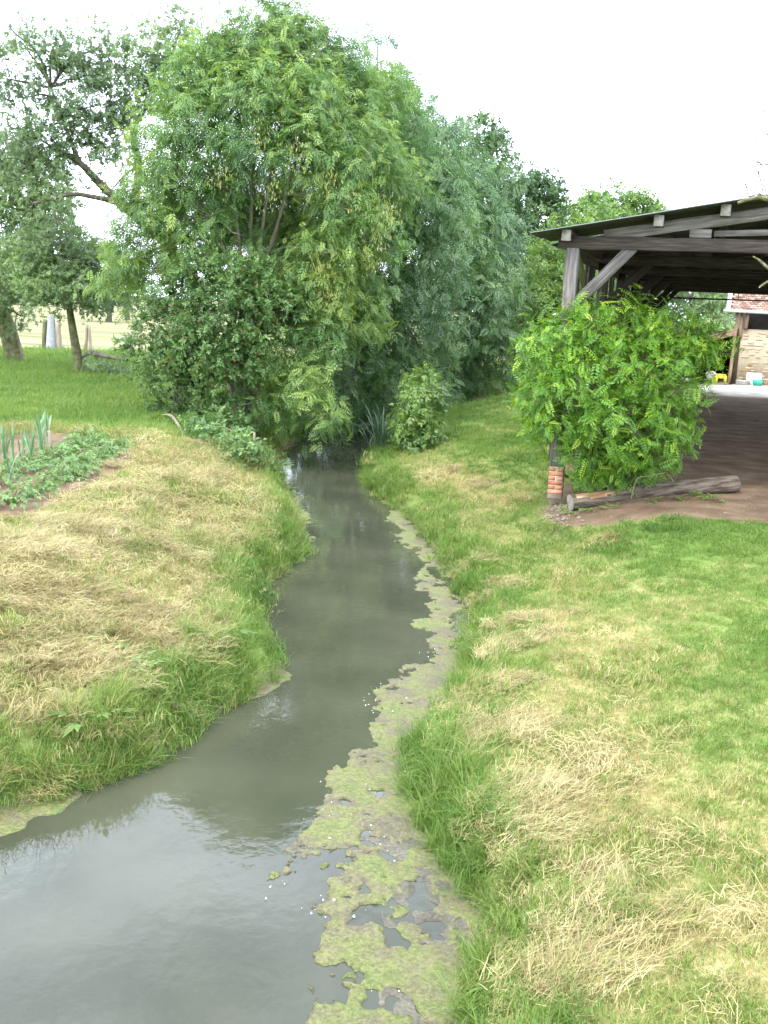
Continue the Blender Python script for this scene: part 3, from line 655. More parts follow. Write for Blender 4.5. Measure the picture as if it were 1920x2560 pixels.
def sprig(n, l, w, seed):
    r = random.Random(seed); V = []; 
    for i in range(n):
        x = .15 + .85 * i / n; a = i * 2.4 + r.uniform(-.4, .4)
        ax = np.array([.55 + .3 * r.random(), math.cos(a) * .8, math.sin(a) * .55]); ax = nrm(ax); sd = nrm(np.cross(ax, np.array([r.uniform(-.4, .4), r.uniform(-.4, .4), 1.0]))); nn = np.cross(sd, ax)
        b_ = np.array([x * .8, 0, 0]); ll = l * r.uniform(.7, 1.2); ww = w * r.uniform(.8, 1.2)
        V.append([b_, b_ + ax * ll * .45 - sd * ww / 2 + nn * .05 * ll, b_ + ax * ll - nn * .08 * ll, b_ + ax * ll * .45 + sd * ww / 2 + nn * .05 * ll])
    V = np.array(V); return V.reshape(-1, 3), np.arange(n * 4).reshape(-1, 4)
T_ASH = [pinnate(5, .34, .11, 1.0, .30), pinnate(4, .38, .12, .9, .45), pinnate(5, .32, .12, 1.1, .15)]
T_ROB = [pinnate(6, .25, .105, 1.25, .18, True, .12), pinnate(5, .27, .118, 1.2, .32, True, .15), pinnate(7, .23, .092, 1.3, .10, True, .10)]
T_SPR = [sprig(7, .42, .22, 1), sprig(8, .36, .20, 2), sprig(6, .46, .26, 3)]
T_LONG = [sprig(8, .55, .15, 4), sprig(9, .5, .14, 5)]
T_ELD = [pinnate(3, .42, .20, .85, .3), pinnate(2, .50, .24, .8, .4)]

def place(mb, tpls, pos, ax, up, size, tint, jit=.06, mi=0):
    """puts a leaf template at every pos: x along ax, z towards up"""
    ax = nrm(ax); sd = nrm(np.cross(up, ax)); nn = np.cross(ax, sd)
    R3 = np.stack([ax, sd, nn], 2)                                    # columns
    which = rng.integers(0, len(tpls), len(pos))
    for t, (TV, TF) in enumerate(tpls):
        s = which == t; n = int(s.sum())
        if not n: continue
        V = np.einsum('nij,kj->nki', R3[s], TV) * size[s][:, None, None] + pos[s][:, None, :]
        k = len(TV); FF = (TF[None] + (np.arange(n) * k)[:, None, None]).reshape(-1, TF.shape[1])
        fl = TF.shape[1]
        tn = np.repeat(tint[s], k) + np.repeat(rng.normal(0, jit, n * (k // fl)), fl)
        mb.add(V.reshape(-1, 3), FF, np.clip(tn, 0, 1), mi)
def lobes_m(lobes):
    out = []
    for q in lobes:
        px, py, dep, rx, ry = q[:5]; m_ = q[5] if len(q) > 5 else 1.0
        c_ = DY(px, py, dep); s = K * dep / F
        out.append((c_, np.array([rx * s, rx * s * .95, ry * s]), m_))
    return out
def crown(LM, dens, tpls, leaf, shoot, per, upw=.5, out_w=.8, droop=.12, young=.25, base_t=.45, lobe_var=.12, wild=.15, shell=.42, grav=.3):
    """leafy shoots spread through the lobes; returns the mesh builder and the shoot bases of each lobe"""
    mb = MB(); bases = []
    for c_, r, m_ in LM:
        area = 4 * math.pi * ((r[0] * r[1]) ** 1.6 + (r[0] * r[2]) ** 1.6 + (r[1] * r[2]) ** 1.6) ** (1 / 1.6) / 3 ** (1 / 1.6)
        n = max(6, int(area * dens * m_))
        dr = nrm(rng.normal(0, 1, (n, 3))); dr[:, 2] = np.where(dr[:, 2] < -.5, dr[:, 2] * .5, dr[:, 2]); dr = nrm(dr)
        rad = shell + (1 - shell) * rng.random(n) ** .55
        rad *= 1 + wild * (fbm(dr[:, 0] * 2 + c_[0], dr[:, 2] * 2 + c_[2] + dr[:, 1], 1.6, 2, 5) - .5) * 3
        base = c_ + dr * r * rad[:, None]
        sd = nrm(dr * out_w + np.array([0, 0, upw]) + rng.normal(0, .38, (n, 3)))
        Ls = shoot * rng.uniform(.5, 1.3, n)
        lt = base_t + rng.normal(0, lobe_var)
        st = lt + rng.normal(0, .10, n) + (fbm(base[:, 0], base[:, 2], .9, 2, 4) - .5) * .35
        bases.append(base)
        for k in range(per):
            s = (k + .6) / per
            p_ = base + sd * (Ls * s)[:, None] + np.array([0, 0, -1.0]) * (droop * Ls * s * s)[:, None] + rng.normal(0, .03 * shoot, (n, 3))
            rnd = rng.normal(0, 1, (n, 3)); perp = nrm(rnd - sd * np.sum(rnd * sd, 1, keepdims=True))
            ax = sd * (.35 + .5 * (k == per - 1)) + perp * .85 + np.array([0, 0, -grav])
            up = np.array([0, 0, 1.0]) + rng.normal(0, .45, (n, 3)) + dr * .5
            place(mb, tpls, p_, ax, up, leaf * rng.uniform(.7, 1.2, n) * (1 - .3 * (k == per - 1)), np.clip(st + young * s ** 3 * rng.uniform(0, 1.4, n), 0, 1))
    return mb, bases
def limbs(mb, LM, bases, start, r0, twigs=7, tw_r=.012, sides=6, bow=.25):
    """branches from a start point (or list) into each lobe, and twigs on to the shoots"""
    for (c_, r, m_), B in zip(LM, bases):
        s_ = start if np.ndim(start) == 1 else min(start, key=lambda q: np.linalg.norm(np.asarray(q) - c_))
        s_ = np.asarray(s_, float); v = c_ - s_; Ln = np.linalg.norm(v)
        mid = s_ + v * .5 + np.array([0, 0, bow * .3 * Ln]) + rng.normal(0, .05 * Ln, 3)
        P = bez([s_, mid, c_, c_ + nrm(v) * r * .55], 12); rr = np.linspace(r0 * min(1, .35 + Ln * .14), tw_r, len(P))
        mb.add(*tube(P, rr, sides))
        for b_ in B[rng.permutation(len(B))[:twigs]]:
            o_ = P[rng.integers(len(P) // 2, len(P))]
            q = bez([o_, (o_ + b_) / 2 + rng.normal(0, .06, 3) * np.linalg.norm(b_ - o_), b_], 4); mb.add(*tube(q, np.linspace(tw_r * .9, tw_r * .3, len(q)), 3))
def tree(name, label, cat, base, stems, lobes, leafmat, barkmat, dens, tpls, leaf, shoot, per, r0=.12, group=None, twigs=7, start=None, stem_r=None, sides=7, **kw):
    base = np.asarray(base, float); base[2] = gz1(base[0], base[1]) - .05
    root = empty(name, base); tag(root, label, cat, group)
    LM = lobes_m(lobes) if lobes and len(lobes[0]) >= 5 else lobes
    cb, bases = crown(LM, dens, tpls, leaf, shoot, per, **kw)
    tb = MB(); ends = []
    for st_, (ra, rb) in zip(stems, stem_r or [(r0, r0 * .6)] * len(stems)):
        P = bez(st_, 14); rr = np.linspace(ra, rb, len(P)); rr[0] *= 1.35; rr[1] *= 1.12
        tb.add(*tube(P, rr, sides)); ends.append(P[-1]); ends.append(P[-4])
    limbs(tb, LM, bases, start if start is not None else ends, r0 * .6, twigs, tw_r=max(.008, r0 * .09))
    B = Vector(base)
    for mb_, nm, mt in ((tb, 'trunk', barkmat), (cb, 'crown', leafmat)):
        mb_.v = [v - base for v in mb_.v]; mb_.build(nm, mt, root, smooth=(nm == 'trunk'))
    return root, LM, bases

# --- the big multi-stemmed ash on the left bank
ab = on_ground(613, 1068); AD = ab[1]
stems = []
fans = [(455, 470), (505, 430), (545, 380), (590, 330), (620, 420), (650, 300), (700, 420), (760, 480), (400, 520)]
for i, (fx, fy) in enumerate(fans):
    f0 = ab + np.array([rng.uniform(-.25, .25), rng.uniform(-.2, .3), 0]); m1 = DY(540 + (fx - 560) * .22, 640, AD - .2 + .12 * i); m2 = DY(fx, fy, AD - .9 + .3 * i)
    stems.append([f0 + [0, 0, -.1], (f0 + m1) / 2 + rng.normal(0, .08, 3), m1, m2])
ash_l = [(600, 125, 24.6, 80, 80), (612, 50, 24.9, 34, 42), (655, 70, 25, 34, 50), (565, 60, 24.6, 36, 46), (525, 105, 24.3, 54, 60), (480, 110, 24.6, 30, 44), (460, 160, 24.6, 62, 60), (700, 130, 25.2, 60, 66), (735, 185, 25.2, 56, 66), (400, 200, 24.4, 58, 60), (430, 140, 24.5, 24, 34, .7), (540, 220, 23.5, 80, 74), (650, 230, 23.7, 76, 72), (755, 260, 25.0, 66, 74), (340, 290, 24.4, 50, 60), (430, 290, 23.5, 72, 64), (545, 330, 23.2, 66, 50), (650, 340, 23.2, 66, 50), (725, 350, 23.5, 60, 56), (795, 340, 24.4, 54, 70), (320, 390, 24.4, 48, 58), (395, 385, 23.6, 60, 54), (470, 400, 23.4, 50, 36, .7), (740, 450, 23.2, 58, 44), (345, 480, 24.4, 60, 46), (290, 560, 24.8, 52, 46), (410, 480, 23.8, 52, 40), (500, 500, 23.6, 44, 24, .6), (790, 520, 23.8, 60, 54), (700, 545, 23.2, 52, 40), (600, 600, 24.2, 80, 40), (680, 640, 23.4, 62, 46), (620, 700, 23.4, 64, 50), (680, 740, 23.4, 62, 50), (590, 790, 23.2, 58, 54), (645, 840, 22.8, 58, 46), (695, 900, 22.6, 40, 40), (600, 890, 23.0, 50, 46), (760, 690, 24.6, 62, 56), (265, 610, 25.4, 44, 44), (560, 240, 26.4, 160, 150, .5), (440, 430, 26.8, 110, 110, .8), (560, 500, 27.2, 110, 110, .9), (700, 470, 26.8, 120, 120, .8), (880, 300, 26.6, 50, 60), (850, 400, 25.4, 60, 66), (830, 210, 26.2, 44, 50), (300, 470, 25, 44, 60), (380, 560, 25, 60, 44), (720, 600, 27.6, 84, 74, .9), (800, 480, 27.6, 80, 90, .8), (690, 690, 27, 76, 64, .9), (570, 470, 28.2, 120, 100, 1.1), (640, 590, 27.8, 100, 80, 1.0), (770, 640, 25.6, 60, 60), (640, 180, 25.6, 100, 110, .6)]
root, LM, bases = tree('ash_tree', 'tall bushy multi-stemmed ash with feathery leaves overhanging the stream', 'tree', ab, stems, ash_l, M['ash'], M['bark_pale'], 15.5, T_ASH, .265, .55, 7, r0=.085, twigs=6, stem_r=[(.10, .03)] * len(fans), upw=.62, base_t=.46, lobe_var=.13, young=.45, wild=.34)
kb = MB()                                                           # bunches of hanging ash keys
for px, py, dep in [(820, 500, 22.9), (840, 470, 23), (690, 590, 22.6), (720, 640, 22.5), (640, 330, 22.4), (560, 300, 22.3), (700, 560, 22.6), (800, 560, 23), (590, 410, 22.2), (480, 380, 22.6), (760, 430, 22.6), (690, 660, 22.8), (710, 390, 22.4), (830, 440, 23.3)]:
    c_ = DY(px, py, dep); n = 70
    q = c_ + rng.normal(0, 1, (n, 3)) * [.16, .16, .2]; ax = np.array([0, 0, -1.0]) + rng.normal(0, .25, (n, 3)); up = rng.normal(0, 1, (n, 3))
    place(kb, [(np.array([[0, 0, 0], [.5, -.09, 0], [1, 0, 0], [.5, .09, 0]], float), np.array([[0, 1, 2, 3]]))], q, ax, up, np.full(n, .10), rng.uniform(.2, 1, n))
kb.v = [v - np.array(root.location) for v in kb.v]; kb.build('seed_keys', M['key'], root)['kind'] = 'stuff'

# --- bluish ash behind it, then a rounder dark tree, both along the left bank
b2 = np.array([.1, 31.0, 0]); b2[0] = DY(770, 850, 31)[0]
s2 = [[b2 + [0, 0, -.1], DY(790, 700, 30.6), DY(810, 520, 30.2)], [b2 + [.2, .2, -.1], DY(850, 680, 30.3), DY(880, 420, 30.2)], [b2 + [-.1, .1, -.1], DY(770, 640, 31), DY(810, 330, 31)]]
l2 = [(815, 135, 30.5, 48, 60), (830, 220, 30, 66, 66), (890, 250, 30, 54, 58), (850, 320, 29, 78, 74), (930, 340, 29.6, 60, 68), (880, 430, 28.6, 86, 78), (950, 450, 29.4, 56, 74), (850, 540, 28.4, 76, 68), (920, 560, 28.8, 66, 74), (870, 650, 28.2, 80, 66), (800, 660, 28.8, 66, 72), (900, 740, 28.6, 66, 54), (830, 760, 28.4, 62, 54), (770, 780, 28.4, 58, 62), (740, 850, 28.8, 44, 42), (800, 840, 29, 46, 36, .7), (760, 880, 29.3, 46, 36), (815, 872, 30, 50, 36), (880, 862, 31.5, 46, 34), (930, 850, 33.5, 46, 30), (700, 900, 27.4, 42, 36), (820, 420, 31.8, 120, 190, .5)]
tree('ash_tree', 'ash with silvery blue-green leaf masses behind the bushy multi-stemmed ash', 'tree', b2, s2, l2, M['ash2'], M['bark'], 9.5, T_ASH, .33, .6, 7, r0=.12, upw=.15, grav=.5, droop=.25, base_t=.46, lobe_var=.13, wild=.32)
b3 = np.array([DY(1010, 850, 39.5)[0], 41.2, 0])
s3 = [[b3 + [0, 0, -.1], DY(1010, 760, 40.5), DY(1000, 560, 40)], [b3 + [.3, 0, -.1], DY(1040, 740, 40.2), DY(1050, 600, 40)]]
l3 = [(985, 300, 40, 36, 44), (960, 330, 41, 42, 50), (985, 400, 39.5, 56, 58), (1030, 430, 39.6, 50, 54), (1000, 500, 38.6, 66, 60), (1060, 520, 39.4, 46, 50), (970, 590, 38, 66, 60), (1040, 600, 38.6, 62, 58), (1000, 680, 38, 72, 58), (1070, 690, 38.6, 44, 56), (950, 750, 38, 58, 50), (1030, 760, 38.4, 62, 48), (1070, 790, 39, 36, 40), (900, 800, 37.5, 54, 40), (980, 820, 38.5, 56, 34), (1000, 560, 41.5, 100, 200, .5)]
tree('ash_tree', 'round dark blue-green ash where the stream bends out of sight', 'tree', b3, s3, l3, M['ash2'], M['bark'], 5.8, T_ASH, .42, .8, 7, r0=.16, base_t=.34, lobe_var=.12, upw=.2, grav=.45, wild=.32)
# --- trees further down the stream
b4 = np.array([DY(1060, 800, 54)[0], 54.0, 0])
tree('oak_tree', 'thin-topped dark tree rising behind the round blue-green ash', 'tree', b4, [[b4, DY(1060, 600, 54), DY(1055, 420, 54)]], [(1035, 300, 54, 38, 34), (1060, 340, 54, 44, 40), (1050, 400, 53, 52, 44), (1085, 430, 54, 36, 40), (1090, 500, 53, 44, 50), (1060, 560, 53, 60, 60), (1100, 610, 53, 44, 60), (1090, 700, 54, 50, 60)], M['dark'], M['bark'], 3.2, T_SPR, .55, .8, 6, r0=.2, base_t=.4, wild=.3)
b5 = np.array([DY(1165, 760, 60)[0], 60.0, 0])
tree('oak_tree', 'dark green open-crowned tree standing left of the shed roof', 'tree', b5, [[b5, DY(1165, 620, 60), DY(1160, 480, 60)]], [(1150, 405, 60, 34, 28), (1185, 420, 60, 26, 26), (1120, 440, 60, 40, 34), (1165, 470, 59, 44, 40), (1120, 520, 59, 44, 44), (1180, 530, 60, 36, 40), (1150, 590, 59, 60, 50), (1110, 660, 60, 40, 60)], M['dark'], M['bark'], 3.0, T_SPR, .6, .8, 6, r0=.22, base_t=.5, wild=.3)
for nm, lab, dep, bx, lb in [
    ('lime_tree', 'pale green rounded tree far behind the shed roof', 88, 1330, [(1330, 450, 88, 52, 34), (1290, 460, 88, 36, 30), (1375, 462, 88, 44, 30), (1410, 480, 88, 28, 22), (1330, 500, 87, 80, 36), (1330, 580, 88, 90, 60)]),
    ('maple_tree', 'light green spreading tree between the dark tree and the shed eave', 66, 1250, [(1225, 480, 66, 42, 28), (1275, 470, 67, 36, 28), (1250, 530, 65, 56, 40), (1200, 560, 65, 40, 50), (1260, 620, 65, 70, 60)])]:
    bb = np.array([DY(bx, 700, dep)[0], dep, 0.0])
    tree(nm, lab, 'tree', bb, [[bb, bb + [0, 0, 2.5], DY(bx, 520, dep)]], lb, M['light'], M['bark'], 1.8, T_SPR, .75, 1.0, 6, r0=.25, base_t=.35, wild=.25)
bb = np.array([DY(1180, 800, 44)[0], 46.0, 0])
tree('willow_shrub', 'yellow-green tall shrub crowding the left side of the shed', 'shrub', bb, [[bb, DY(1170, 740, 45), DY(1180, 650, 45)], [bb, DY(1200, 740, 45), DY(1230, 640, 45)]], [(1160, 590, 44, 40, 44), (1200, 540, 45, 34, 40), (1150, 660, 43, 46, 44), (1210, 620, 44, 44, 46), (1250, 600, 45, 36, 44), (1130, 720, 43, 40, 42), (1190, 700, 43, 50, 46), (1250, 690, 44, 46, 56), (1160, 770, 43, 50, 36), (1230, 770, 44, 56, 40)], M['light'], M['bark_pale'], 4.2, T_LONG, .45, .8, 7, r0=.10, base_t=.30, upw=.6)
bb = np.array([DY(1500, 780, 62)[0], 62.0, 0])
tree('hazel_tree', 'dark leafy tree seen through the open end of the shed', 'tree', bb, [[bb, bb + [0, 0, 2], DY(1490, 640, 62)]], [(1420, 660, 61, 50, 44), (1490, 640, 61, 60, 44), (1560, 660, 62, 50, 44), (1430, 730, 60, 60, 44), (1510, 720, 60, 70, 46), (1580, 730, 62, 46, 50), (1400, 790, 60, 60, 30), (1500, 790, 60, 70, 30), (1600, 600, 64, 60, 60), (1450, 580, 64, 70, 50)], M['orchard'], M['bark'], 3.0, T_SPR, .5, .8, 6, r0=.2, base_t=.55, lobe_var=.15)
bb = np.array([DY(770, 880, 34)[0], 34.5, 0])
tree('hazel_thicket', 'dark undergrowth thicket closing the gap under the ash crowns', 'shrub', bb, [[bb, DY(760, 850, 34), DY(760, 780, 34)], [bb, DY(820, 850, 34.5), DY(840, 780, 35)]], [(690, 790, 32.5, 46, 46), (740, 790, 33, 50, 50), (800, 780, 34, 56, 50), (850, 775, 35.5, 56, 44), (705, 860, 32, 40, 36), (755, 865, 33, 44, 34), (810, 858, 34.2, 46, 30), (865, 848, 36, 46, 30), (780, 710, 35, 70, 50), (700, 720, 34, 60, 50)], M['dark'], M['bark'], 6.5, T_SPR, .34, .5, 6, r0=.05, base_t=.35)
bb = np.array([DY(1130, 850, 40)[0], 41.0, 0])
tree('bank_shrub', 'low dark green shrub on the far lawn edge beyond the stream bend', 'shrub', bb, [[bb, DY(1120, 830, 41)]], [(1115, 840, 40, 30, 28), (1085, 850, 41, 26, 24), (1140, 800, 42, 26, 30)], M['haw'], M['bark'], 3, T_SPR, .30, .5, 6, r0=.04)

# --- old orchard tree with crooked limbs behind the ash
ob = np.array([DY(450, 780, 33.5)[0], 33.5, 0.0])
ost = [[ob + [0, 0, -.1], DY(440, 650, 33.4), DY(370, 540, 33.2), DY(272, 450, 33)],
       [DY(272, 450, 33), DY(215, 395, 32.6), DY(170, 350, 32.2), DY(110, 315, 32)],
       [DY(285, 465, 33), DY(300, 360, 33.4), DY(288, 280, 33.6), DY(345, 190, 33.8)],
       [DY(250, 435, 32.9), DY(200, 425, 32.2), DY(150, 420, 31.6), DY(70, 440, 31.2)],
       [DY(170, 350, 32.2), DY(140, 270, 32.4), DY(110, 190, 32.6)],
       [DY(370, 540, 33.2), DY(370, 400, 34.4), DY(380, 250, 34.6)]]
ol = [(60, 110, 32, 46, 40, .55), (120, 90, 32.4, 36, 40, .5), (30, 70, 32, 26, 34, .4), (200, 110, 33, 62, 50, .75), (130, 180, 32.4, 60, 50, .7), (60, 210, 32, 52, 44, .55), (260, 150, 33.4, 64, 56, .85), (340, 110, 33.8, 62, 54, .85), (390, 60, 34, 40, 32, .5), (200, 230, 32.6, 70, 52, .85), (310, 210, 33.8, 58, 52, .8), (110, 270, 32, 62, 46, .7), (40, 290, 31.8, 50, 46, .6), (190, 310, 32.4, 60, 40, .7), (260, 330, 33.4, 34, 48, .6), (370, 180, 34.4, 56, 60, .8), (60, 360, 31.6, 66, 40, .7), (140, 380, 31.8, 54, 34, .5), (250, 400, 33.6, 26, 40, .3), (120, 470, 31.4, 44, 36, .5), (230, 280, 33, 56, 40, .8), (10, 170, 31.8, 40, 50, .6), (90, 320, 31.8, 50, 40, .7), (400, 110, 34.2, 44, 40, .7), (160, 130, 32.8, 40, 40, .6)]
tree('orchard_tree', 'old orchard tree with crooked bare limbs and thin foliage against the sky', 'tree', ob, ost, ol, M['orchard'], M['bark'], 13, T_SPR, .23, .55, 6, r0=.13, stem_r=[(.20, .14), (.15, .07), (.14, .06), (.09, .04), (.08, .03), (.12, .04)], start=[p_ for st_ in ost[1:] for p_ in bez(st_, 8)[2:]], base_t=.42, twigs=12, wild=.35, upw=.25)
# --- leaning tree at the left edge and the smaller one beside it
lb = on_ground(40, 905)
lst = [[lb + [0, 0, -.1], DY(18, 720, lb[1]), DY(-8, 640, lb[1] - .3)], [DY(-8, 640, lb[1] - .3), DY(-30, 540, lb[1] - .6), DY(10, 430, lb[1] - 1)], [DY(-4, 660, lb[1] - .2), DY(60, 600, lb[1] - 1.2), DY(90, 500, lb[1] - 1.6)]]
ll = [(20, 360, 36, 56, 50), (70, 400, 35.5, 50, 44), (-30, 420, 36.5, 60, 60), (30, 450, 35, 66, 54), (100, 470, 35, 50, 46), (-10, 530, 35.5, 70, 56), (70, 540, 34.6, 60, 50), (20, 610, 35, 60, 44), (-40, 640, 36, 50, 50), (40, 680, 36.4, 30, 34, .6), (30, 320, 35.6, 50, 36, .8), (110, 420, 35, 40, 36, .8), (130, 520, 34.6, 44, 40, .8)]
tree('orchard_tree', 'stout leaning orchard tree with leafy sprouts at its trunk', 'tree', lb, lst, ll, M['orchard'], M['bark_moss'], 13.0, T_SPR, .25, .6, 6, r0=.2, stem_r=[(.36, .26), (.16, .07), (.14, .06)], base_t=.50, upw=.25)
ab2 = on_ground(203, 935); d2 = ab2[1]
sst = [[ab2 + [0, 0, -.1], DY(160, 730, d2), DY(148, 655, d2 - .1)], [DY(150, 670, d2), DY(120, 645, d2 - .4), DY(80, 640, d2 - .7)], [DY(148, 660, d2), DY(170, 600, d2 - .3), DY(190, 540, d2 - .4)]]
sl_ = [(140, 560, 33, 56, 44), (200, 570, 33.2, 48, 40), (90, 600, 32.6, 54, 38), (160, 620, 32.6, 60, 34), (230, 620, 33.4, 46, 38), (60, 560, 32.8, 50, 40), (110, 520, 33, 50, 40), (100, 650, 32.6, 40, 20, .6), (210, 660, 34, 36, 24, .7)]
root, _, _ = tree('plum_tree', 'slim leaning fruit tree whose broken branch sticks out sideways above the grass', 'tree', ab2, sst, sl_, M['orchard'], M['bark_moss'], 13.0, T_SPR, .23, .55, 6, r0=.12, stem_r=[(.17, .10), (.06, .03), (.08, .04)], base_t=.58, upw=.2)
bb_ = MB(); P = bez([DY(178, 772, d2), DY(195, 762, d2 - .3), DY(225, 768, d2 - .8), DY(275, 778, d2 - 1.2)], 12); bb_.add(*tube(P, np.concatenate([np.linspace(.035, .09, 5), np.linspace(.09, .05, len(P) - 5)]), 7))
for q in P[5::2]:
    bb_.add(*tube(np.array([q, q + [rng.uniform(-.2, .3), rng.uniform(-.2, .2), -.35], q + [rng.uniform(-.2, .4), 0, -.7]]), [.015, .01, .005], 4))
bb_.v = [v - np.array(root.location) for v in bb_.v]; bb_.build('broken_branch', M['bark'], root, smooth=True)
hb = MB(); n = 260; t_ = rng.integers(4, len(P), n); q = P[t_] + rng.normal(0, 1, (n, 3)) * [.2, .2, .16] - [0, 0, .38]
place(hb, T_SPR, q, rng.normal(0, 1, (n, 3)) + [0, 0, -.6], np.array([0, 0, 1.0]) + rng.normal(0, .5, (n, 3)), np.full(n, .2), rng.uniform(.2, .7, n)); hb.v = [v - np.array(root.location) for v in hb.v]; hb.build('branch_leaves', M['orchard'], root)['kind'] = 'stuff'
# --- fruit shrub with ivy at the bank
hb_ = on_ground(470, 1032); hd = hb_[1]
hst = [[hb_ + [0, 0, -.1], DY(415, 800, hd), DY(420, 650, hd - .3)], [hb_ + [.3, -.2, -.1], DY(455, 790, hd - .5), DY(520, 650, hd - 1)], [DY(415, 800, hd), DY(370, 740, hd - .6), DY(330, 730, hd - 1)]]
hl = [(420, 600, 23.4, 56, 44), (480, 600, 23, 56, 40), (540, 620, 22.8, 54, 42), (390, 650, 23.2, 54, 48), (460, 680, 22.4, 66, 52), (540, 700, 22.4, 56, 50), (370, 710, 22.8, 50, 46), (320, 735, 23, 44, 36), (430, 760, 22.2, 64, 48), (510, 780, 22.4, 54, 48), (360, 790, 22.8, 44, 44), (380, 850, 23, 34, 46, .6), (460, 840, 22.6, 50, 46), (330, 820, 23, 24, 40, .4), (640, 620, 23.2, 36, 36), (610, 680, 22.8, 44, 46)]
root, LM, hbases = tree('fruit_shrub', 'dense shrub dotted with small red fruit, ivy climbing its stems', 'shrub', hb_, hst, hl, M['haw'], M['bark'], 19, T_SPR, .21, .42, 6, r0=.07, base_t=.48, lobe_var=.1, upw=.15, grav=.35)
fb = MB(); B = np.concatenate(hbases); B = B[B[:, 1] < hd - 1.0]; B = B[rng.permutation(len(B))[:150]]
th_ = np.arange(5) * 2 * math.pi / 5
for q in B:
    q = q + nrm(q - np.mean(B, 0)) * .34 - np.array([0, .1, 0]) + rng.normal(0, .05, 3); r_ = rng.uniform(.014, .024)
    V = np.vstack([[[0, 0, r_]], np.stack([r_ * np.cos(th_), r_ * np.sin(th_), 0 * th_], 1), [[0, 0, -r_]]]) + q
    fb.add(V, [(0, 1 + k, 1 + (k + 1) % 5) for k in range(5)] + [(6, 1 + (k + 1) % 5, 1 + k) for k in range(5)])
fb.v = [v - np.array(root.location) for v in fb.v]; fb.build('fruit', M['fruit'], root, smooth=True)['kind'] = 'stuff'
iv = lobes_m([(410, 880, hd - .3, 34, 40), (405, 820, hd - .6, 34, 44), (395, 770, hd - .7, 30, 34), (420, 930, hd - .2, 28, 28), (395, 620, hd - .8, 24, 36)])
ivb, _ = crown(iv, 20, T_SPR, .17, .22, 5, upw=-.1, grav=.6, base_t=.4, shell=.7); ivb.v = [v - np.array(root.location) for v in ivb.v]; ivb.build('ivy', M['ivy'], root)
# --- brambles and weeds on the left bank, shrub and iris on the right bank
for px, py, nm, lab, ls, mt, tp, sz in [
    (530, 1160, 'bramble', 'bramble thicket trailing down the left bank to the water', [(470, 955, 19.7, 40, 28), (515, 980, 19.0, 40, 26), (548, 1002, 19.0, 34, 22), (578, 1028, 19.5, 24, 14), (440, 930, 20.4, 30, 28), (500, 925, 21.6, 40, 28)], 'haw', T_SPR, .24),
    (1020, 1150, 'elder_shrub', 'bright green elder shrub standing alone on the right bank', [(905, 815, 23.6, 16, 22, .7), (930, 832, 23.6, 18, 24, .8), (900, 865, 23.2, 30, 32), (933, 880, 23.4, 22, 32), (895, 920, 23.0, 34, 32), (925, 932, 23.2, 26, 32), (888, 962, 22.8, 32, 26), (918, 968, 23.0, 26, 22)], 'light', T_ELD, .24)]:
    c_ = on_ground(px, py)
    c_[1] = ls[0][2]; c_[0] = DY(ls[2][0], ls[2][1], c_[1])[0]
    tree(nm, lab, 'shrub', c_, [[c_, c_ + [0, 0, .4], DY(*ls[2][:3])], [c_, c_ + [.1, 0, .3], DY(*ls[1][:3])]], ls, M[mt], M['bark_pale'], 22, tp, sz, .3, 6, r0=.03, base_t=.42 if mt == 'haw' else .35, upw=.5, young=.4, wild=.3)
ir = np.array([DY(825, 985, 24.5)[0], 24.5, 0]); ir[2] = max(WZ - .05, gz1(ir[0], ir[1])); root = empty('reed_clump', ir); tag(root, 'arching grey-green reed clump at the water edge beside the elder shrub', 'reeds')
mb = MB()
for _ in range(60):
    blade(mb, rng.normal(0, .12, 3) * [1, 1, 0], random.uniform(0, 6.28), random.uniform(.7, 1.25), .03, random.uniform(.2, 1.0), random.uniform(-.5, .5), random.random(), 5)
mb.build('leaf_blades', M['reed'], root)

# --- far hedge, field trees and orchard stakes
far = [(185, 560, 150, [(190, 535, 150, 22, 16), (215, 540, 150, 26, 14), (240, 545, 150, 22, 14), (205, 556, 150, 40, 10)], 'bluish far tree showing in the gap under the orchard branches', 'dark'),
       (235, 640, 95, [(215, 630, 95, 36, 26), (250, 620, 95, 36, 34), (200, 650, 95, 22, 16), (240, 655, 95, 34, 18)], 'dark round field tree beyond the mown hay meadow', 'deep'),
       (275, 630, 105, [(275, 600, 105, 36, 40), (290, 640, 105, 36, 30)], 'second dark field tree half hidden behind the ash foliage', 'deep'),
       (90, 640, 170, [(60, 625, 170, 40, 22), (110, 640, 170, 40, 14), (20, 630, 170, 40, 22)], 'far hedge of trees closing the hay meadow', 'dark')]
for bx, by, dep, lbs, lab, mt in far:
    bb = np.array([DY(bx, by, dep)[0], dep, 0.0]); tree('field_tree', lab, 'tree', bb, [[bb, bb + [0, 0, 1.5], DY(*lbs[0][:3])]], lbs, M[mt], M['bark'], .9 if dep < 140 else .5, T_SPR, .8 if dep < 140 else 1.3, 1.0, 6, r0=.25, twigs=3)
k = 0
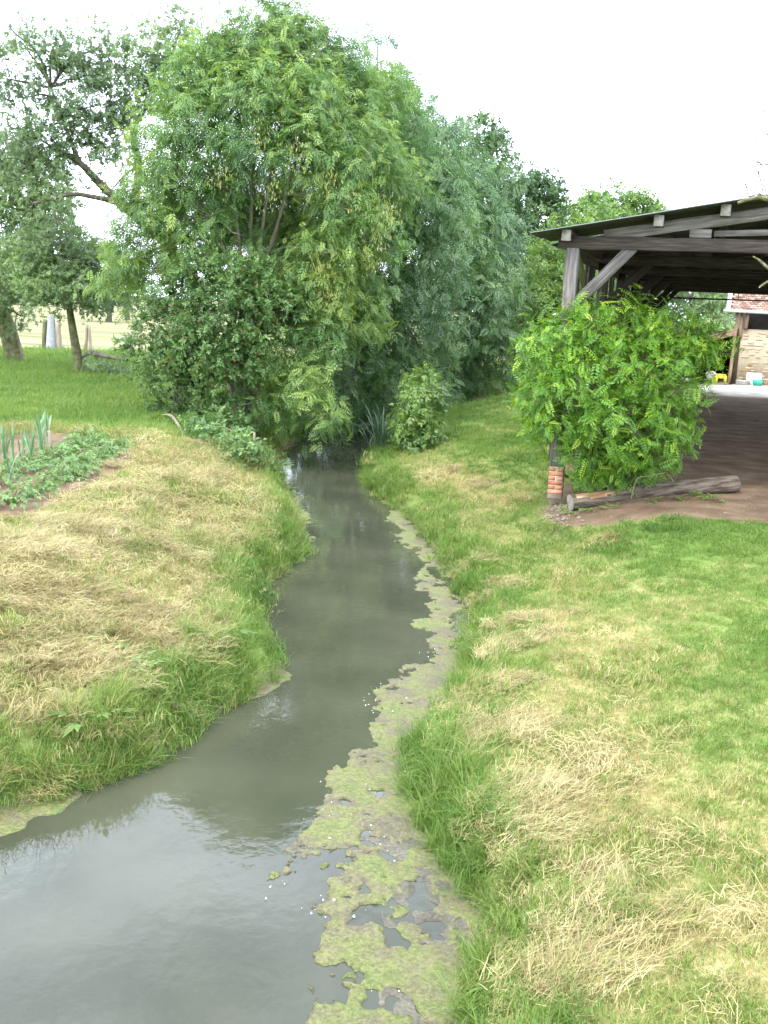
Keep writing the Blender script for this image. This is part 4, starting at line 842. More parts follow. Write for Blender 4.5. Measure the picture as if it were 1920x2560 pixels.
for x_, y_, h_, w_ in [(-120, 210, 12, 26), (-70, 230, 11, 30), (-22, 240, 10, 28), (30, 250, 11, 30), (75, 240, 12, 30), (120, 215, 12, 28), (14, 175, 10, 20), (60, 120, 9, 14), (38, 82, 8, 10)]:
    lm = [(np.array([x_ + rng.uniform(-.5, .5) * w_, y_ + rng.uniform(-3, 3), h_ * rng.uniform(.35, .75)]), np.array([w_ * .28, 4, h_ * .33]), 1) for _ in range(5)]
    bb = np.array([x_, y_, 0.0]); cb, bs = crown(lm, .15, T_SPR, 1.9, 1.6, 6); root = empty('distant_tree', bb); tag(root, 'hazy green tree in the distant belt beyond the fields', 'tree', 'distant tree belt')
    tb = MB(); tb.add(*tube(bez([bb, bb + [0, 0, h_ * .5]], 4), np.linspace(.35, .2, 4), 6))
    for mb_, nm, mt in ((tb, 'trunk', M['bark']), (cb, 'crown', M['dark'])): mb_.v = [v - bb for v in mb_.v]; mb_.build(nm, mt, root)
def post(name, label, cat, base, top, r, mat, group=None, sides=7):
    mb = MB(); V, Fq = tube(bez([base + [0, 0, -.15], (base + top) / 2 + rng.normal(0, .015, 3), top], 6), r * np.linspace(1.05, .9, 7)[:len(bez([base, base, top], 6))], sides)
    mb.add(V, Fq); mb.f.setdefault(sides, []).append(np.array([np.arange(len(V) - sides, len(V))])); mb.mi.setdefault(sides, []).append(np.zeros(1, int))
    mb.v = [v - base for v in mb.v]; o = mb.build(name, mat); o.location = base; tag(o, label, cat, group); return o
g0 = on_ground(120, 878); gd = g0[1]
post('fence_post', 'mossy post at the left of the pale tree guard', 'post', np.array([*DY(96, 760, gd)[:2], 0]), DY(98, 690, gd), .11, M['bark_moss'])
post('fence_post', 'brown post at the right of the pale tree guard', 'post', np.array([*DY(129, 758, gd)[:2], 0]), DY(124, 690, gd), .13, M['stake'])
mb = MB(); c_ = np.array([*DY(112, 760, gd)[:2], 0.0]); V, Fq = tube(np.array([c_ + [0, 0, -.05], c_ + [0, 0, .6], c_ + [0, 0, 1.55]]), [.27, .22, .14], 14); mb.add(V - c_, Fq); o = mb.build('tree_guard', M['guard'], smooth=True); o.location = c_
tag(o, 'pale grey plastic tree guard standing between two posts', 'tree guard')
s0 = on_ground(220, 884); sd_ = s0[1]
post('tree_stake', 'left stake of the leaning pair behind the broken branch', 'stake', np.array([*DY(183, 768, sd_)[:2], 0]), DY(188, 700, sd_), .09, M['stake'])
post('tree_stake', 'right stake of the leaning pair behind the broken branch', 'stake', np.array([*DY(197, 766, sd_)[:2], 0]), DY(192, 702, sd_), .07, M['stake'])
post('fence_post', 'lone grey post beside the fruit shrub foliage', 'post', np.array([*DY(283, 775, sd_)[:2], 0]), DY(281, 715, sd_), .10, M['stake'])
post('garden_stake', 'short stake at the end of the leek row', 'stake', np.array([*DY(108, 985, 17.2)[:2], 0]), DY(105, 930, 17.2), .03, M['stake'])
mb = MB(); d0 = on_ground(*[v * K for v in (368, 912)]); d1 = on_ground(*[v * K for v in (400, 950)]); d0[2] += .14; d1[2] += .04
P = bez([d0 + [-.25, .2, -.02], d0, (d0 + d1) / 2 + [0, 0, .05], d1], 9); mb.add(*tube(P, np.concatenate([np.linspace(.012, .035, 4), np.linspace(.035, .025, len(P) - 4)]), 6)); o = mb.build('driftwood', M['bark_pale'], smooth=True); tag(o, 'bent grey dead stick lying on the left bank by the brambles', 'stick')

# ------------------------------------------------------------------ vegetable bed
def potato_mesh(k):
    mb = MB(); r = np.random.default_rng(k)
    n = 46; a = r.uniform(0, 6.28, n); q = np.sqrt(r.random(n)) * .25; h = .06 + .19 * (1 - (q / .28) ** 2) * r.uniform(.7, 1.1, n)
    p_ = np.stack([q * np.cos(a), q * np.sin(a), h], 1); ax = np.stack([np.cos(a), np.sin(a), r.uniform(-.3, .25, n)], 1)
    place(mb, T_ELD, p_, ax, np.array([0, 0, 1.0]) + r.normal(0, .3, (n, 3)), r.uniform(.09, .155, n), r.uniform(.2, .9, n), jit=.12)
    sb = MB()
    for i in range(0, n, 3): sb.add(*tube(np.array([[0, 0, -.05], p_[i] * [.5, .5, .6], p_[i]]), [.008, .006, .004], 3), tint=.4)
    return mb.mesh('leaves', M['potato']), sb.mesh('stems', M['potato'])
def plant(name, meshes, loc, rz, sc):
    root = empty(name, loc, rz); root.scale = sc
    for me in meshes:
        c_ = link(bpy.data.objects.new(me.name.split('.')[0], me), root)
        if c_.name.startswith(('leaves', 'stems')): c_['kind'] = 'stuff'
    return root
PM = [potato_mesh(i) for i in range(5)]
rows = [[(-90, 1075), (265, 968)], [(-120, 1040), (205, 952)], [(-30, 1112), (165, 1036)]]
ra = [[DZ(-150, 1122), DZ(30, 1085), DZ(130, 1045), DZ(200, 1000), DZ(268, 965)], [DZ(-190, 1075), DZ(0, 1040), DZ(90, 1010), DZ(150, 980), DZ(190, 955)]]
cnt = 0
for ri, rw in enumerate(ra):
    P = bez(rw, 60); sl2 = np.concatenate([[0], np.cumsum(np.linalg.norm(np.diff(P, axis=0), axis=1))]); m_ = int(sl2[-1] / .36)
    for s_ in np.linspace(0, sl2[-1], m_):
        p_ = np.array([np.interp(s_, sl2, P[:, j]) for j in range(3)]); p_[:2] += rng.normal(0, .05, 2)
        s3_ = rng.uniform(.75, 1.2); o = plant('potato_plant', PM[cnt % 5], (p_[0], p_[1], gz1(p_[0], p_[1])), rng.uniform(0, 6.28), (s3_, s3_, s3_ * rng.uniform(.85, 1.15)))
        tag(o, ['bushy green potato plant in the row next to the mown bank', 'bushy green potato plant in the row next to the leeks'][ri], 'plant', ['potato row by the mown bank', 'potato row by the leeks'][ri]); cnt += 1
def leek_mesh(k):
    mb = MB(); r = random.Random(k); a0 = r.uniform(0, 3.14)
    for i in range(6):
        blade(mb, np.array([0, 0, 0]), a0 + (i % 2) * math.pi + r.uniform(-.3, .3), r.uniform(.45, .75), .028, r.uniform(.03, .35), 0, r.random(), 5)
    sb = MB(); sb.add(*tube(np.array([[0, 0, -.05], [0, 0, .12], [0, 0, .2]]), [.018, .018, .02], 6), tint=1.0)
    return mb.mesh('leaves', M['leek']), sb.mesh('shaft', M['leek'])
LK = [leek_mesh(i) for i in range(5)]
lk = [(-5, 1030), (12, 1025), (20, 1050), (38, 1040), (45, 1012), (28, 1010), (52, 1000), (62, 990), (72, 985), (84, 978), (95, 975), (88, 1000), (68, 1012), (-20, 1040), (8, 1005), (-40, 1060), (-55, 1050), (103, 968)]
for i, (px, py) in enumerate(lk):
    p_ = on_ground(px * K, py * K); o = plant('leek_plant', LK[i % 5], p_, rng.uniform(0, 6.28), [rng.uniform(.8, 1.1)] * 3)
    tag(o, 'upright leek with flat blue-green leaves in the vegetable bed', 'plant', 'leeks in the vegetable bed')
def broad_mesh(k, n=9):
    mb = MB(); r = np.random.default_rng(k + 50); a = np.arange(n) * 2.4; p_ = np.zeros((n, 3)); p_[:, 2] = .02; ax = np.stack([np.cos(a), np.sin(a), r.uniform(.35, 1.1, n)], 1)
    place(mb, T_ELD, p_, ax, np.tile([0, 0, 1.0], (n, 1)), r.uniform(.18, .32, n), r.uniform(.3, .8, n)); return (mb.mesh('leaves', M['light']),)
BW = [broad_mesh(i) for i in range(3)]
for i, (px, py, lab, g) in enumerate([(1180, 1165, 0, 0), (1205, 1180, 0, 0), (1420, 1285, 1, 1), (1465, 1280, 1, 1), (1530, 1270, 1, 1), (1625, 1255, 1, 1), (1745, 1240, 2, 2), (1775, 1250, 2, 2), (1700, 1250, 2, 2), (1760, 1225, 2, 2)]):
    p_ = on_ground(px, py); o = plant('broadleaf_weed', BW[i % 3], p_, i * 1.3, [.42 + .07 * (i % 4)] * 3)
    tag(o, ['small leafy weed on the lawn between elder shrub and brick pier', 'small leafy weed by the split bark end of the log', 'small leafy weed by the sawn end of the log'][lab], 'plant', ['lawn weeds', 'weeds at split log end', 'weeds at sawn log end'][g])
for i, (px, py) in enumerate([(300, 1690), (235, 1800), (540, 1600), (330, 1670)]):
    p_ = on_ground(px, py); o = plant('hogweed_plant', BW[i % 3], p_, i * 2.0, [.8] * 3)
    tag(o, 'broad-leaved green plant among the dry grass of the left bank', 'plant', 'broad-leaved plants on the left bank')

# ------------------------------------------------------------------ open timber shed
shed = empty('timber_shed', (P0[0], P0[1], 0.0), -TH)
tag(shed, 'open-sided weathered timber shed with a dark corrugated roof', 'shed')
WD = [M['wood'], M['wood_end']]; WDD = [M['wood_dark_shaded'], M['wood_end']]
SL = .179
def roof_z(u): return 3.715 + SL * (min(u, 9.2 - u) + .59)
VF = [0, 4.6, 9.2, 13.8, 18.4, 23.0]
bm_ = MB()
bw = MB(); bw.add(boxv(-.107, .107, -.05, .05, -.03, .03), BOXF); brick_l = bw.mesh('brick', M['brick'])
bw = MB(); bw.add(boxv(-.05, .05, -.05, .05, -.03, .03), BOXF); brick_h = bw.mesh('brick_half', M['brick'])
pier = MB(); pier.add(boxv(-.105, .105, -.105, .105, -.2, .285), BOXF); pier_o = pier.build('pier', M['mortar'], shed)
for cz in range(-2, 4):
    z = .036 + .07 * cz
    for sgn in (-1, 1):
        if cz % 2 == 0: specs = [(brick_l, (0, sgn * .0585, z), 0)]
        else: specs = [(brick_h, (sgn * .0575, -.0585, z), 0), (brick_h, (sgn * .0575, .0585, z), 0)]
        for me, loc, r_ in specs:
            o = link(bpy.data.objects.new('brick', me), pier_o); o.location = [loc[0] + random.uniform(-.003, .003), loc[1] + random.uniform(-.003, .003), loc[2]]; o.rotation_euler = (0, 0, random.uniform(-.015, .015))
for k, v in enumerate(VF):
    wd = WD if k == 0 else WDD  # frames behind the front one use the copy with shade in its colour
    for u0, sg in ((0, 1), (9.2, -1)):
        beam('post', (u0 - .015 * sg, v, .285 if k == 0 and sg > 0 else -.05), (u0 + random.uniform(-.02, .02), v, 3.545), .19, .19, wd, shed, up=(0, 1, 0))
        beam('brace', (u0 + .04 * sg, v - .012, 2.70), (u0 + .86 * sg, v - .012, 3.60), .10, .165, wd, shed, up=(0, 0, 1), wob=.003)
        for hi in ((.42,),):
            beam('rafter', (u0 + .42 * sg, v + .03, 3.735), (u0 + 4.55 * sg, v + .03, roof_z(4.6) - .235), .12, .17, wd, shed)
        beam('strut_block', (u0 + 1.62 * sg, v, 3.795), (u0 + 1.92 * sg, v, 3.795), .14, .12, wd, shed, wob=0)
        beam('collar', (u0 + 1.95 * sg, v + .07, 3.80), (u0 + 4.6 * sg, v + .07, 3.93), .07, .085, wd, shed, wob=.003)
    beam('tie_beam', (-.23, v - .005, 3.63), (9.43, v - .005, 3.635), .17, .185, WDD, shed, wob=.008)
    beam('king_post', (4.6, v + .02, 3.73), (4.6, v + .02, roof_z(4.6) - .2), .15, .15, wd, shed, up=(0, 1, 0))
for u in (-.1, 1.19, 2.08, 3.1, 4.1, 4.6):
    for s_ in ((u, 9.2 - u) if u < 4.5 else (u,)):
        beam('purlin', (s_, -.25 - random.uniform(0, .05), roof_z(s_) - .09), (s_, 23.9, roof_z(s_) - .09), .135, .155, WDD, shed, wob=.002)
# corrugated sheets, each strip about a metre wide
for side in (0, 1):
    v0 = -.5; k = 0
    while v0 < 24.2:
        w = 1.02; nv = 54; vv = np.linspace(v0 - .04, v0 + w, nv); uu = np.array([-.59, .6, 1.8, 3.2, 4.62])
        A, B = np.meshgrid(uu, vv); A2 = A if side == 0 else 9.2 - A
        zz = 3.715 + SL * (A + .59) + .011 * np.sin(B * 2 * math.pi / .076) + .006 * math.sin(k * 1.7) + .004 * (k % 2) + .02 * (A < 0) * math.sin(k * 2.3)
        Vt = np.stack([A2.ravel(), B.ravel(), zz.ravel()], 1); m_ = len(uu); ii = (np.arange(nv - 1)[:, None] * m_ + np.arange(m_ - 1)[None]).ravel()
        Fq = np.stack([ii, ii + 1, ii + m_ + 1, ii + m_], 1); mb = MB(); mb.add(Vt, Fq); mb.build('roof_sheet', M['sheet'], shed, smooth=True); v0 += w; k += 1
# boards on the stream side
vv = 1.75
while vv < 22.9:
    w = random.uniform(.16, .24); gap = random.choice([.02, .03, .25, .5, .9]) if vv < 9 else random.choice([.02, .03, .05, .3])
    if all(abs(vv + w / 2 - q) > .22 for q in VF):
        beam('wall_board', (-.13 + random.uniform(-.01, .01), vv + w / 2, random.uniform(.1, .5)), (-.13 + random.uniform(-.01, .01), vv + w / 2, 3.56), .028, w, WDD, shed, up=(0, 1, 0), wob=.004, bev=.003)
    vv += w + gap
beam('wall_rail', (-.1, .12, 3.50), (-.1, 22.9, 3.50), .05, .14, WDD, shed, wob=.003)
beam('wall_rail', (-.09, 4.7, 1.7), (-.09, 22.9, 1.7), .05, .11, WDD, shed, wob=.003)
beam('knee_board', (.02, .18, 3.44), (.02, 1.35, 3.12), .03, .26, [M['wood_moss'], M['wood_end']], shed, wob=.003)
mb = MB(); mb.add(*tube(np.array([[0.1, 23.0, 3.30], [4.6, 23, 3.33], [9.1, 23.0, 3.30]]), .028, 8)); mb.build('tie_rod', M['iron'], shed)
mb = MB(); mb.add(*tube(np.array([[2.9, 23.0, 3.33], [2.9, 23, 3.56]]), .014, 6)); mb.build('rod_hanger', M['iron'], shed)

# ------------------------------------------------------------------ robinia bush in front of the shed corner
rb = np.array([DY(1330, 1030, 15.9)[0], 15.9, 0.0]); rb[2] = gz1(rb[0], rb[1])
bush = empty('robinia_bush', rb); tag(bush, 'large yellow-green robinia bush growing round the shed corner post', 'bush')
rl = [(1330, 735, 15.9, 84, 56), (1260, 735, 15.8, 66, 52), (1420, 740, 16.0, 74, 50), (1480, 745, 16.1, 42, 34), (1520, 760, 16.1, 32, 24, .7), (1195, 750, 15.7, 50, 50), (1300, 810, 15.4, 86, 66), (1390, 810, 15.5, 84, 66), (1470, 815, 15.9, 40, 50), (1170, 820, 15.8, 38, 52), (1245, 870, 15.3, 70, 66), (1335, 900, 15.2, 84, 70), (1420, 890, 15.5, 64, 70), (1175, 885, 15.9, 30, 42), (1280, 955, 15.5, 56, 48), (1360, 970, 15.5, 66, 48), (1430, 950, 15.8, 46, 48), (1320, 1010, 15.7, 54, 22), (1265, 1000, 15.7, 30, 28), (1390, 1015, 15.9, 30, 18, .7), (1330, 850, 16.6, 140, 120, .5), (1255, 695, 16.0, 34, 26, .6), (1370, 688, 16.1, 36, 24, .6), (1190, 945, 15.9, 22, 30, .5)]
LM = lobes_m(rl); lv_pos, lv_ax, lv_up, lv_sz, lv_t = [], [], [], [], []
tb = MB()
for c_, r_, m_ in LM:
    r_ = r_ * 1.08; n = int(96 * m_ * (r_[0] * r_[2]) ** .5 / .45) + 6
    dr = nrm(rng.normal(0, 1, (n, 3))); base = c_ + dr * r_ * (.5 + .5 * rng.random((n, 1)) ** .5)
    sd = nrm(dr * .9 + np.array([0, -.25, .35]) + rng.normal(0, .35, (n, 3)))
    for k in range(4):
        s_ = (k + .5) / 4; p_ = base + sd * s_ * .34
        rnd = rng.normal(0, 1, (n, 3)); perp = nrm(rnd - sd * np.sum(rnd * sd, 1, keepdims=True))
        lv_pos.append(p_); lv_ax.append(sd * .55 + perp * .75 + np.array([0, 0, -.18])); lv_up.append(np.array([0, 0, 1.0]) + rng.normal(0, .35, (n, 3)) + dr * .55)
        lv_sz.append(.20 * rng.uniform(.5, 1.3, n) * (1 - .4 * (k == 3))); lv_t.append(np.clip(.36 + rng.normal(0, .17, n) + .42 * (k == 3) * rng.random(n) + .20 * sstep((base[:, 2] - 1.2) / 1.6) * rng.random(n), 0, 1))
    q = bez([rb + rng.normal(0, .12, 3) * [1, 1, 0] - [0, 0, .1], (rb + c_) / 2 + rng.normal(0, .12, 3), c_, c_ + (c_ - rb) * .08], 9); tb.add(*tube(q, np.linspace(.028, .006, len(q)), 5))
    for b_ in base[::3]: tb.add(*tube(bez([q[rng.integers(5, len(q))], b_, b_ + .2 * nrm(b_ - c_)], 4), [.007, .005, .004, .003, .002][:len(bez([q[0], b_, b_], 4))], 3))
lv_pos = np.concatenate(lv_pos); lv_ax = nrm(np.concatenate(lv_ax)); lv_up = np.concatenate(lv_up); lv_sz = np.concatenate(lv_sz); lv_t = np.concatenate(lv_t)
sc_ = lv_pos[:, 1] - .35 * np.abs(lv_pos[:, 0] - rb[0]) * 0 - lv_sz * 1.2 + rng.normal(0, .12, len(lv_pos)); order = np.argsort(sc_); front = order[:300]; rest = order[300:]
tb.v = [v - rb for v in tb.v]; tb.build('stems', M['bark_pale'], bush)['kind'] = 'stuff'
fb = MB(); place(fb, T_ROB, lv_pos[rest] - rb, lv_ax[rest], lv_up[rest], lv_sz[rest], lv_t[rest], jit=.08); fb.build('foliage', M['robinia'], bush)['kind'] = 'stuff'
RLM = []
for ti in (.2, .4, .62, .85):
    for tv, tf in T_ROB:
        q = MB(); q.add(tv, tf, np.clip(ti + np.repeat(rng.normal(0, .07, len(tf)), 6), 0, 1)); RLM.append(q.mesh('leaf', M['robinia']))
for i in front:
    ax = lv_ax[i]; s_ = nrm(np.cross(lv_up[i], ax)); nn = np.cross(ax, s_); z_ = lv_sz[i]; p_ = lv_pos[i] - rb
    o = link(bpy.data.objects.new('leaf', RLM[int(np.clip(lv_t[i] * 4, 0, 3)) * 3 + int(rng.integers(0, 3))]), bush)
    o.matrix_local = Matrix(((ax[0] * z_, s_[0] * z_, nn[0] * z_, p_[0]), (ax[1] * z_, s_[1] * z_, nn[1] * z_, p_[1]), (ax[2] * z_, s_[2] * z_, nn[2] * z_, p_[2]), (0, 0, 0, 1)))
mb = MB(); e0 = aty(1580, 1222, 14.9); e0[2] = .0; q = bez([e0, aty(1592, 1198, 14.85), aty(1622, 1190, 14.8), aty(1666, 1181, 14.8)], 9); mb.add(*tube(q, np.linspace(.006, .003, len(q)), 5)); o = mb.build('dead_stick', M['bark_pale']); tag(o, 'thin pale dead stick poking out of the bush above the log', 'stick')

# ------------------------------------------------------------------ log, rubble
la = on_ground(1424, 1277); lb_ = on_ground(1838, 1232)
la[2] += .125; lb_[2] += .14
ln = lb_ - la; LL = np.linalg.norm(ln); ax = ln / LL
log = empty('fallen_log', la); tag(log, 'long grey barked log lying on bare earth before the bush', 'log')
ns, sd_n = 40, 20; V = []
for i in range(ns + 1):
    t_ = i / ns; r_ = np.interp(t_, [0, .03, .3, .6, 1], [.130, .122, .116, .122, .132]); bend = .03 * math.sin(t_ * 3.1)
    for j in range(sd_n):
        a = j * 2 * math.pi / sd_n; rr = r_ * (1 + .12 * (fbm(np.array([t_ * 9]), np.array([math.cos(a) * 2 + math.sin(a) * 1.3]), 1.5, 3, 3)[0] - .5) + .05 * math.sin(a * 3 + t_ * 4))
        V.append((t_ * LL, rr * math.cos(a), rr * math.sin(a) + bend))
Fq = [(i * sd_n + j, i * sd_n + (j + 1) % sd_n, (i + 1) * sd_n + (j + 1) % sd_n, (i + 1) * sd_n + j) for i in range(ns) for j in range(sd_n)]
x_ = Vector(ax); z_ = Vector((0, 0, 1)); z_ = (z_ - x_ * z_.dot(x_)).normalized(); y_ = z_.cross(x_)
LM4 = Matrix(((x_.x, y_.x, z_.x, 0), (x_.y, y_.y, z_.y, 0), (x_.z, y_.z, z_.z, 0), (0, 0, 0, 1)))
V = np.array(V); Fq = np.array(Fq); cen = V[Fq].mean(1); an = np.arctan2(cen[:, 2], cen[:, 1]); bare = (cen[:, 0] < LL * .24) & (cen[:, 0] > .05) & (an > .9) & (an < 2.6) & (fbm(cen[:, 0], an, 5, 2, 8) > .30)
def cut(V, Q):
    u_, inv = np.unique(Q, return_inverse=True); return V[u_], inv.reshape(Q.shape)
mb = MB(); mb.add(*cut(V, Fq[~bare])); o = mb.build('bark', M['log'], log, smooth=True); o.matrix_local = LM4
mb = MB(); mb.add(*cut(V * [1, .985, .985], Fq[bare])); o = mb.build('bare_wood', M['log_raw'], log, smooth=True); o.matrix_local = LM4
for nm, i0 in (('cut_end', 0), ('cut_end', ns)):
    mb = MB(); mb.add(V[i0 * sd_n:(i0 + 1) * sd_n] * [1, .995, .995] + [(.0 if i0 else -.0), 0, 0], [list(range(sd_n)) if i0 else list(range(sd_n))[::-1]]); o = mb.build(nm, M['log_end'], log); o.matrix_local = LM4
mb = MB(); ic = np.array([[0, 0, 1], [.9, 0, .3], [.2, .9, .2], [-.8, .4, .2], [-.6, -.7, .2], [.4, -.8, .3], [0, 0, -.6]], float); icf = [(0, 1, 2), (0, 2, 3), (0, 3, 4), (0, 4, 5), (0, 5, 1), (6, 2, 1), (6, 3, 2), (6, 4, 3), (6, 5, 4), (6, 1, 5)]
RUB = []
for _ in range(420):
    if rng.random() < .6: p_ = atz(rng.normal(1400, 30), rng.uniform(1208, 1256), .0); s_ = rng.uniform(.012, .045)
    else: p_ = atz(rng.uniform(1360, 1900), rng.uniform(1235, 1290), .0); s_ = rng.uniform(.006, .02)
    RUB.append((p_, s_))
RZ = gz(np.array([q[0][0] for q in RUB]), np.array([q[0][1] for q in RUB]))
for (p_, s_), z_ in zip(RUB, RZ):
    p_[2] = z_
    r3 = Matrix.Rotation(rng.uniform(0, 6.28), 3, 'Z'); mb.add((ic * rng.uniform(.7, 1.3, ic.shape) * s_ * [1, 1, .7]) @ np.array(r3) + p_, icf)
o = mb.build('rubble', M['rubble']); tag(o, 'loose pale rubble scattered at the foot of the brick pier', 'rubble', kind='stuff')

# ------------------------------------------------------------------ stone barn across the yard
B0 = atz(1822, 958, 0.0); BA = math.radians(-19)
barn = empty('stone_barn', B0, BA); tag(barn, 'stone barn with brown tiled roof, open loft and lean-to', 'barn')
def bbox(name, x0, x1, y0, y1, z0, z1, mat, parent=barn):
    mb = MB(); mb.add(boxv(x0, x1, y0, y1, z0, z1), BOXF); return mb.build(name, mat, parent)
wall = bbox('wall', .28, 9.0, .05, .5, -.1, 2.28, M['render'])
SM = []
for i in range(8):
    q = MB(); r_ = np.random.default_rng(i); V = boxv(-.5, .5, -.5, .5, -.5, .5); V[:, [0, 2]] += r_.uniform(-.12, .12, (8, 2)); q.add(V, BOXF); SM.append((q.mesh('stone', M['stone']), q.mesh('stone', M['stone_brown'])))
z = .06; cnt = 0
while z < 2.2:
    h = random.uniform(.07, .13); x = .36
    while x < 4.2 and cnt < 300:
        w = random.uniform(.14, .36)
        if random.random() < .55:
            br = (x < .9 and random.random() < .3 and z < .9) or random.random() < .05
            o = link(bpy.data.objects.new('stone', random.choice(SM)[1 if br else 0]), wall); o.location = (x + w / 2, .045, z + h / 2); o.scale = (w * .9, random.uniform(.014, .03), h * .8); cnt += 1
        x += w + .02
    z += h + .02
for i in range(8):                                                  # brick quoin of the opening at the right
    o = link(bpy.data.objects.new('brick', brick_l), wall); o.location = (1.78 + .05 * (i % 2), .04, 1.0 + i * .075); o.scale = (1.2, .6, 1.1)
bbox('gable_wall', .1, .28, .55, 6.5, -.1, 3.0, M['render']); bbox('back_wall', .28, 9, 6.3, 6.6, -.1, 3.0, M['shade_in']); bbox('loft_floor', .3, 9, .52, 6.2, 2.0, 2.1, M['shade_in'])
beam('corner_post', (.0, 0, 0), (.06, -.02, 3.02), .13, .13, [M['wood_brown'], M['wood_end']], barn, up=(0, 1, 0))
beam('loft_post', (.42, .0, 2.30), (.44, -.02, 3.02), .16, .16, [M['wood_brown'], M['wood_end']], barn, up=(0, 1, 0)); beam('loft_post', (.24, .01, 1.95), (.22, 0, 3.0), .12, .13, [M['wood_brown'], M['wood_end']], barn, up=(0, 1, 0))
beam('eave_plate', (-.2, .0, 3.06), (9, 0, 3.06), .14, .12, WDD, barn)
RP = math.radians(42); RH = 3.02
roof = bbox('roof', 0, 9.3, 0, .03, 0, 4.6, M['wood_dark_shaded']); roof.matrix_local = Matrix.Translation((-.25, -.3, RH)) @ Matrix.Rotation(-(math.pi / 2 - RP), 4, 'X')
tm = MB(); tw, thh = .165, .125
for rr in range(34):
    for cc in range(int(9.3 / tw)):
        if rr > 20 and cc > 40: continue
        x = cc * tw + (rr % 2) * tw / 2; j = rng.uniform(-.004, .004); z0 = rr * thh + rng.uniform(-.008, .008); t2 = rng.uniform(0, 1)
        V = boxv(x + .004, x + tw - .004, -.052 + j, -.034 + j, z0, z0 + thh * 1.35); V[4:, 1] += .03
        tm.add(V, BOXF, t2)
tmat, nt, out = mat_new('roof_tiles'); at = N(nt, 'ShaderNodeAttribute', attribute_name='tint'); r_ = ramp(nt, [(0, (.17, .105, .08)), (.35, (.26, .16, .125)), (.7, (.33, .215, .17)), (.9, (.42, .29, .23)), (1, (.48, .27, .16))]); nt.links.new(at.outputs['Fac'], r_.inputs[0]); p = principled(nt, .9, .15); nt.links.new(r_.outputs[0], p.inputs['Base Color']); nt.links.new(p.outputs[0], out.inputs['Surface'])
o = tm.build('roof_tiles', tmat, roof); o['kind'] = 'stuff'
bk = bbox('roof_back', 0, 9.3, 0, .05, 0, 4.6, M['tile']); bk.matrix_local = Matrix.Translation((-.25, 6.6, RH + .2)) @ Matrix.Rotation(math.pi / 2 - RP, 4, 'X')
vg = bbox('verge_board', -.16, 0.0, -.08, .02, -.1, 4.7, M['white'], roof)
mb = MB(); P = np.array([[-.5, -.38, RH - .02], [4, -.38, RH - .05], [9, -.38, RH - .09]]); V, Fq = tube(P, .06, 10); mb.add(V, Fq); mb.build('gutter', M['zinc'], barn, smooth=True)
# lean-to
beam('lean_to_rafter', (.05, -.04, 2.13), (-1.15, -.04, 1.72), .06, .22, [M['wood_brown'], M['wood_end']], barn)
lr = MB(); lr.add(np.array([[.1, -.1, 2.27], [-2.6, -.1, 1.36], [-2.6, 4, 1.36], [.1, 4, 2.27], [.1, -.1, 2.30], [-2.6, -.1, 1.39], [-2.6, 4, 1.39], [.1, 4, 2.30]]), BOXF); lr.build('lean_to_roof', M['tile'], barn)
bbox('lean_to_back', -2.6, .1, 3.9, 4.0, -.1, 2.1, M['shade_in']); bbox('lean_to_side', -2.6, -2.5, 0, 3.9, -.1, 1.36, M['shade_in']); bbox('lean_to_inner', .0, .09, .15, 3.9, -.1, 2.1, M['shade_in'])  # inner faces coloured near-black to carry the lean-to's shade
# things at the barn foot
def bw_(x, y, z=0): 
    v = Vector((x, y, z)); v.rotate(Matrix.Rotation(BA, 3, 'Z')); return (B0[0] + v.x, B0[1] + v.y, v.z)
st = empty('step_stool', bw_(-.36, .1), BA + .15); tag(st, 'small yellow plastic step stool in the lean-to mouth', 'stool')
def child_box(name, par, x0, x1, y0, y1, z0, z1, mat): return bbox(name, x0, x1, y0, y1, z0, z1, mat, par)
child_box('seat', st, -.2, .2, -.15, .15, .30, .36, M['yellow'])
for sx in (-1, 1):
    for sy in (-1, 1): child_box('leg', st, sx * .19 - .06, sx * .19 + .06 - .04 * (sx > 0) * 0, sy * .13 - .03, sy * .13 + .03, 0, .298, M['yellow'])
child_box('skirt', st, -.128, .128, -.155, -.135, .17, .297, M['yellow'])
def lathe(prof, n=20):
    a = np.arange(n) * 2 * math.pi / n; V = np.concatenate([np.stack([r_ * np.cos(a), r_ * np.sin(a), np.full(n, z_)], 1) for r_, z_ in prof]); Fq = [(i * n + j, i * n + (j + 1) % n, (i + 1) * n + (j + 1) % n, (i + 1) * n + j) for i in range(len(prof) - 1) for j in range(n)]; return V, Fq
mb = MB(); V, Fq = lathe([(.001, .0), (.15, .0), (.23, .14), (.25, .15), (.235, .14), (.15, .015), (.001, .015)]); mb.add(V, Fq); o = mb.build('basin', M['zinc'], smooth=True); o.location = bw_(-.78, .0, .20); o.rotation_euler = (-.9, .35, BA); tag(o, 'grey metal basin tipped on its side by the yellow stool', 'basin')
mb = MB(); V, Fq = lathe([(.001, .0), (.25, .0), (.29, .17), (.31, .175), (.29, .165), (.24, .02), (.001, .02)]); mb.add(V * [1, .6, 1], Fq); o = mb.build('wash_tub', M['zinc'], smooth=True); o.location = bw_(.55, -.42, 0); o.rotation_euler = (0, 0, BA); tag(o, 'low oval zinc tub against the stone wall', 'tub')
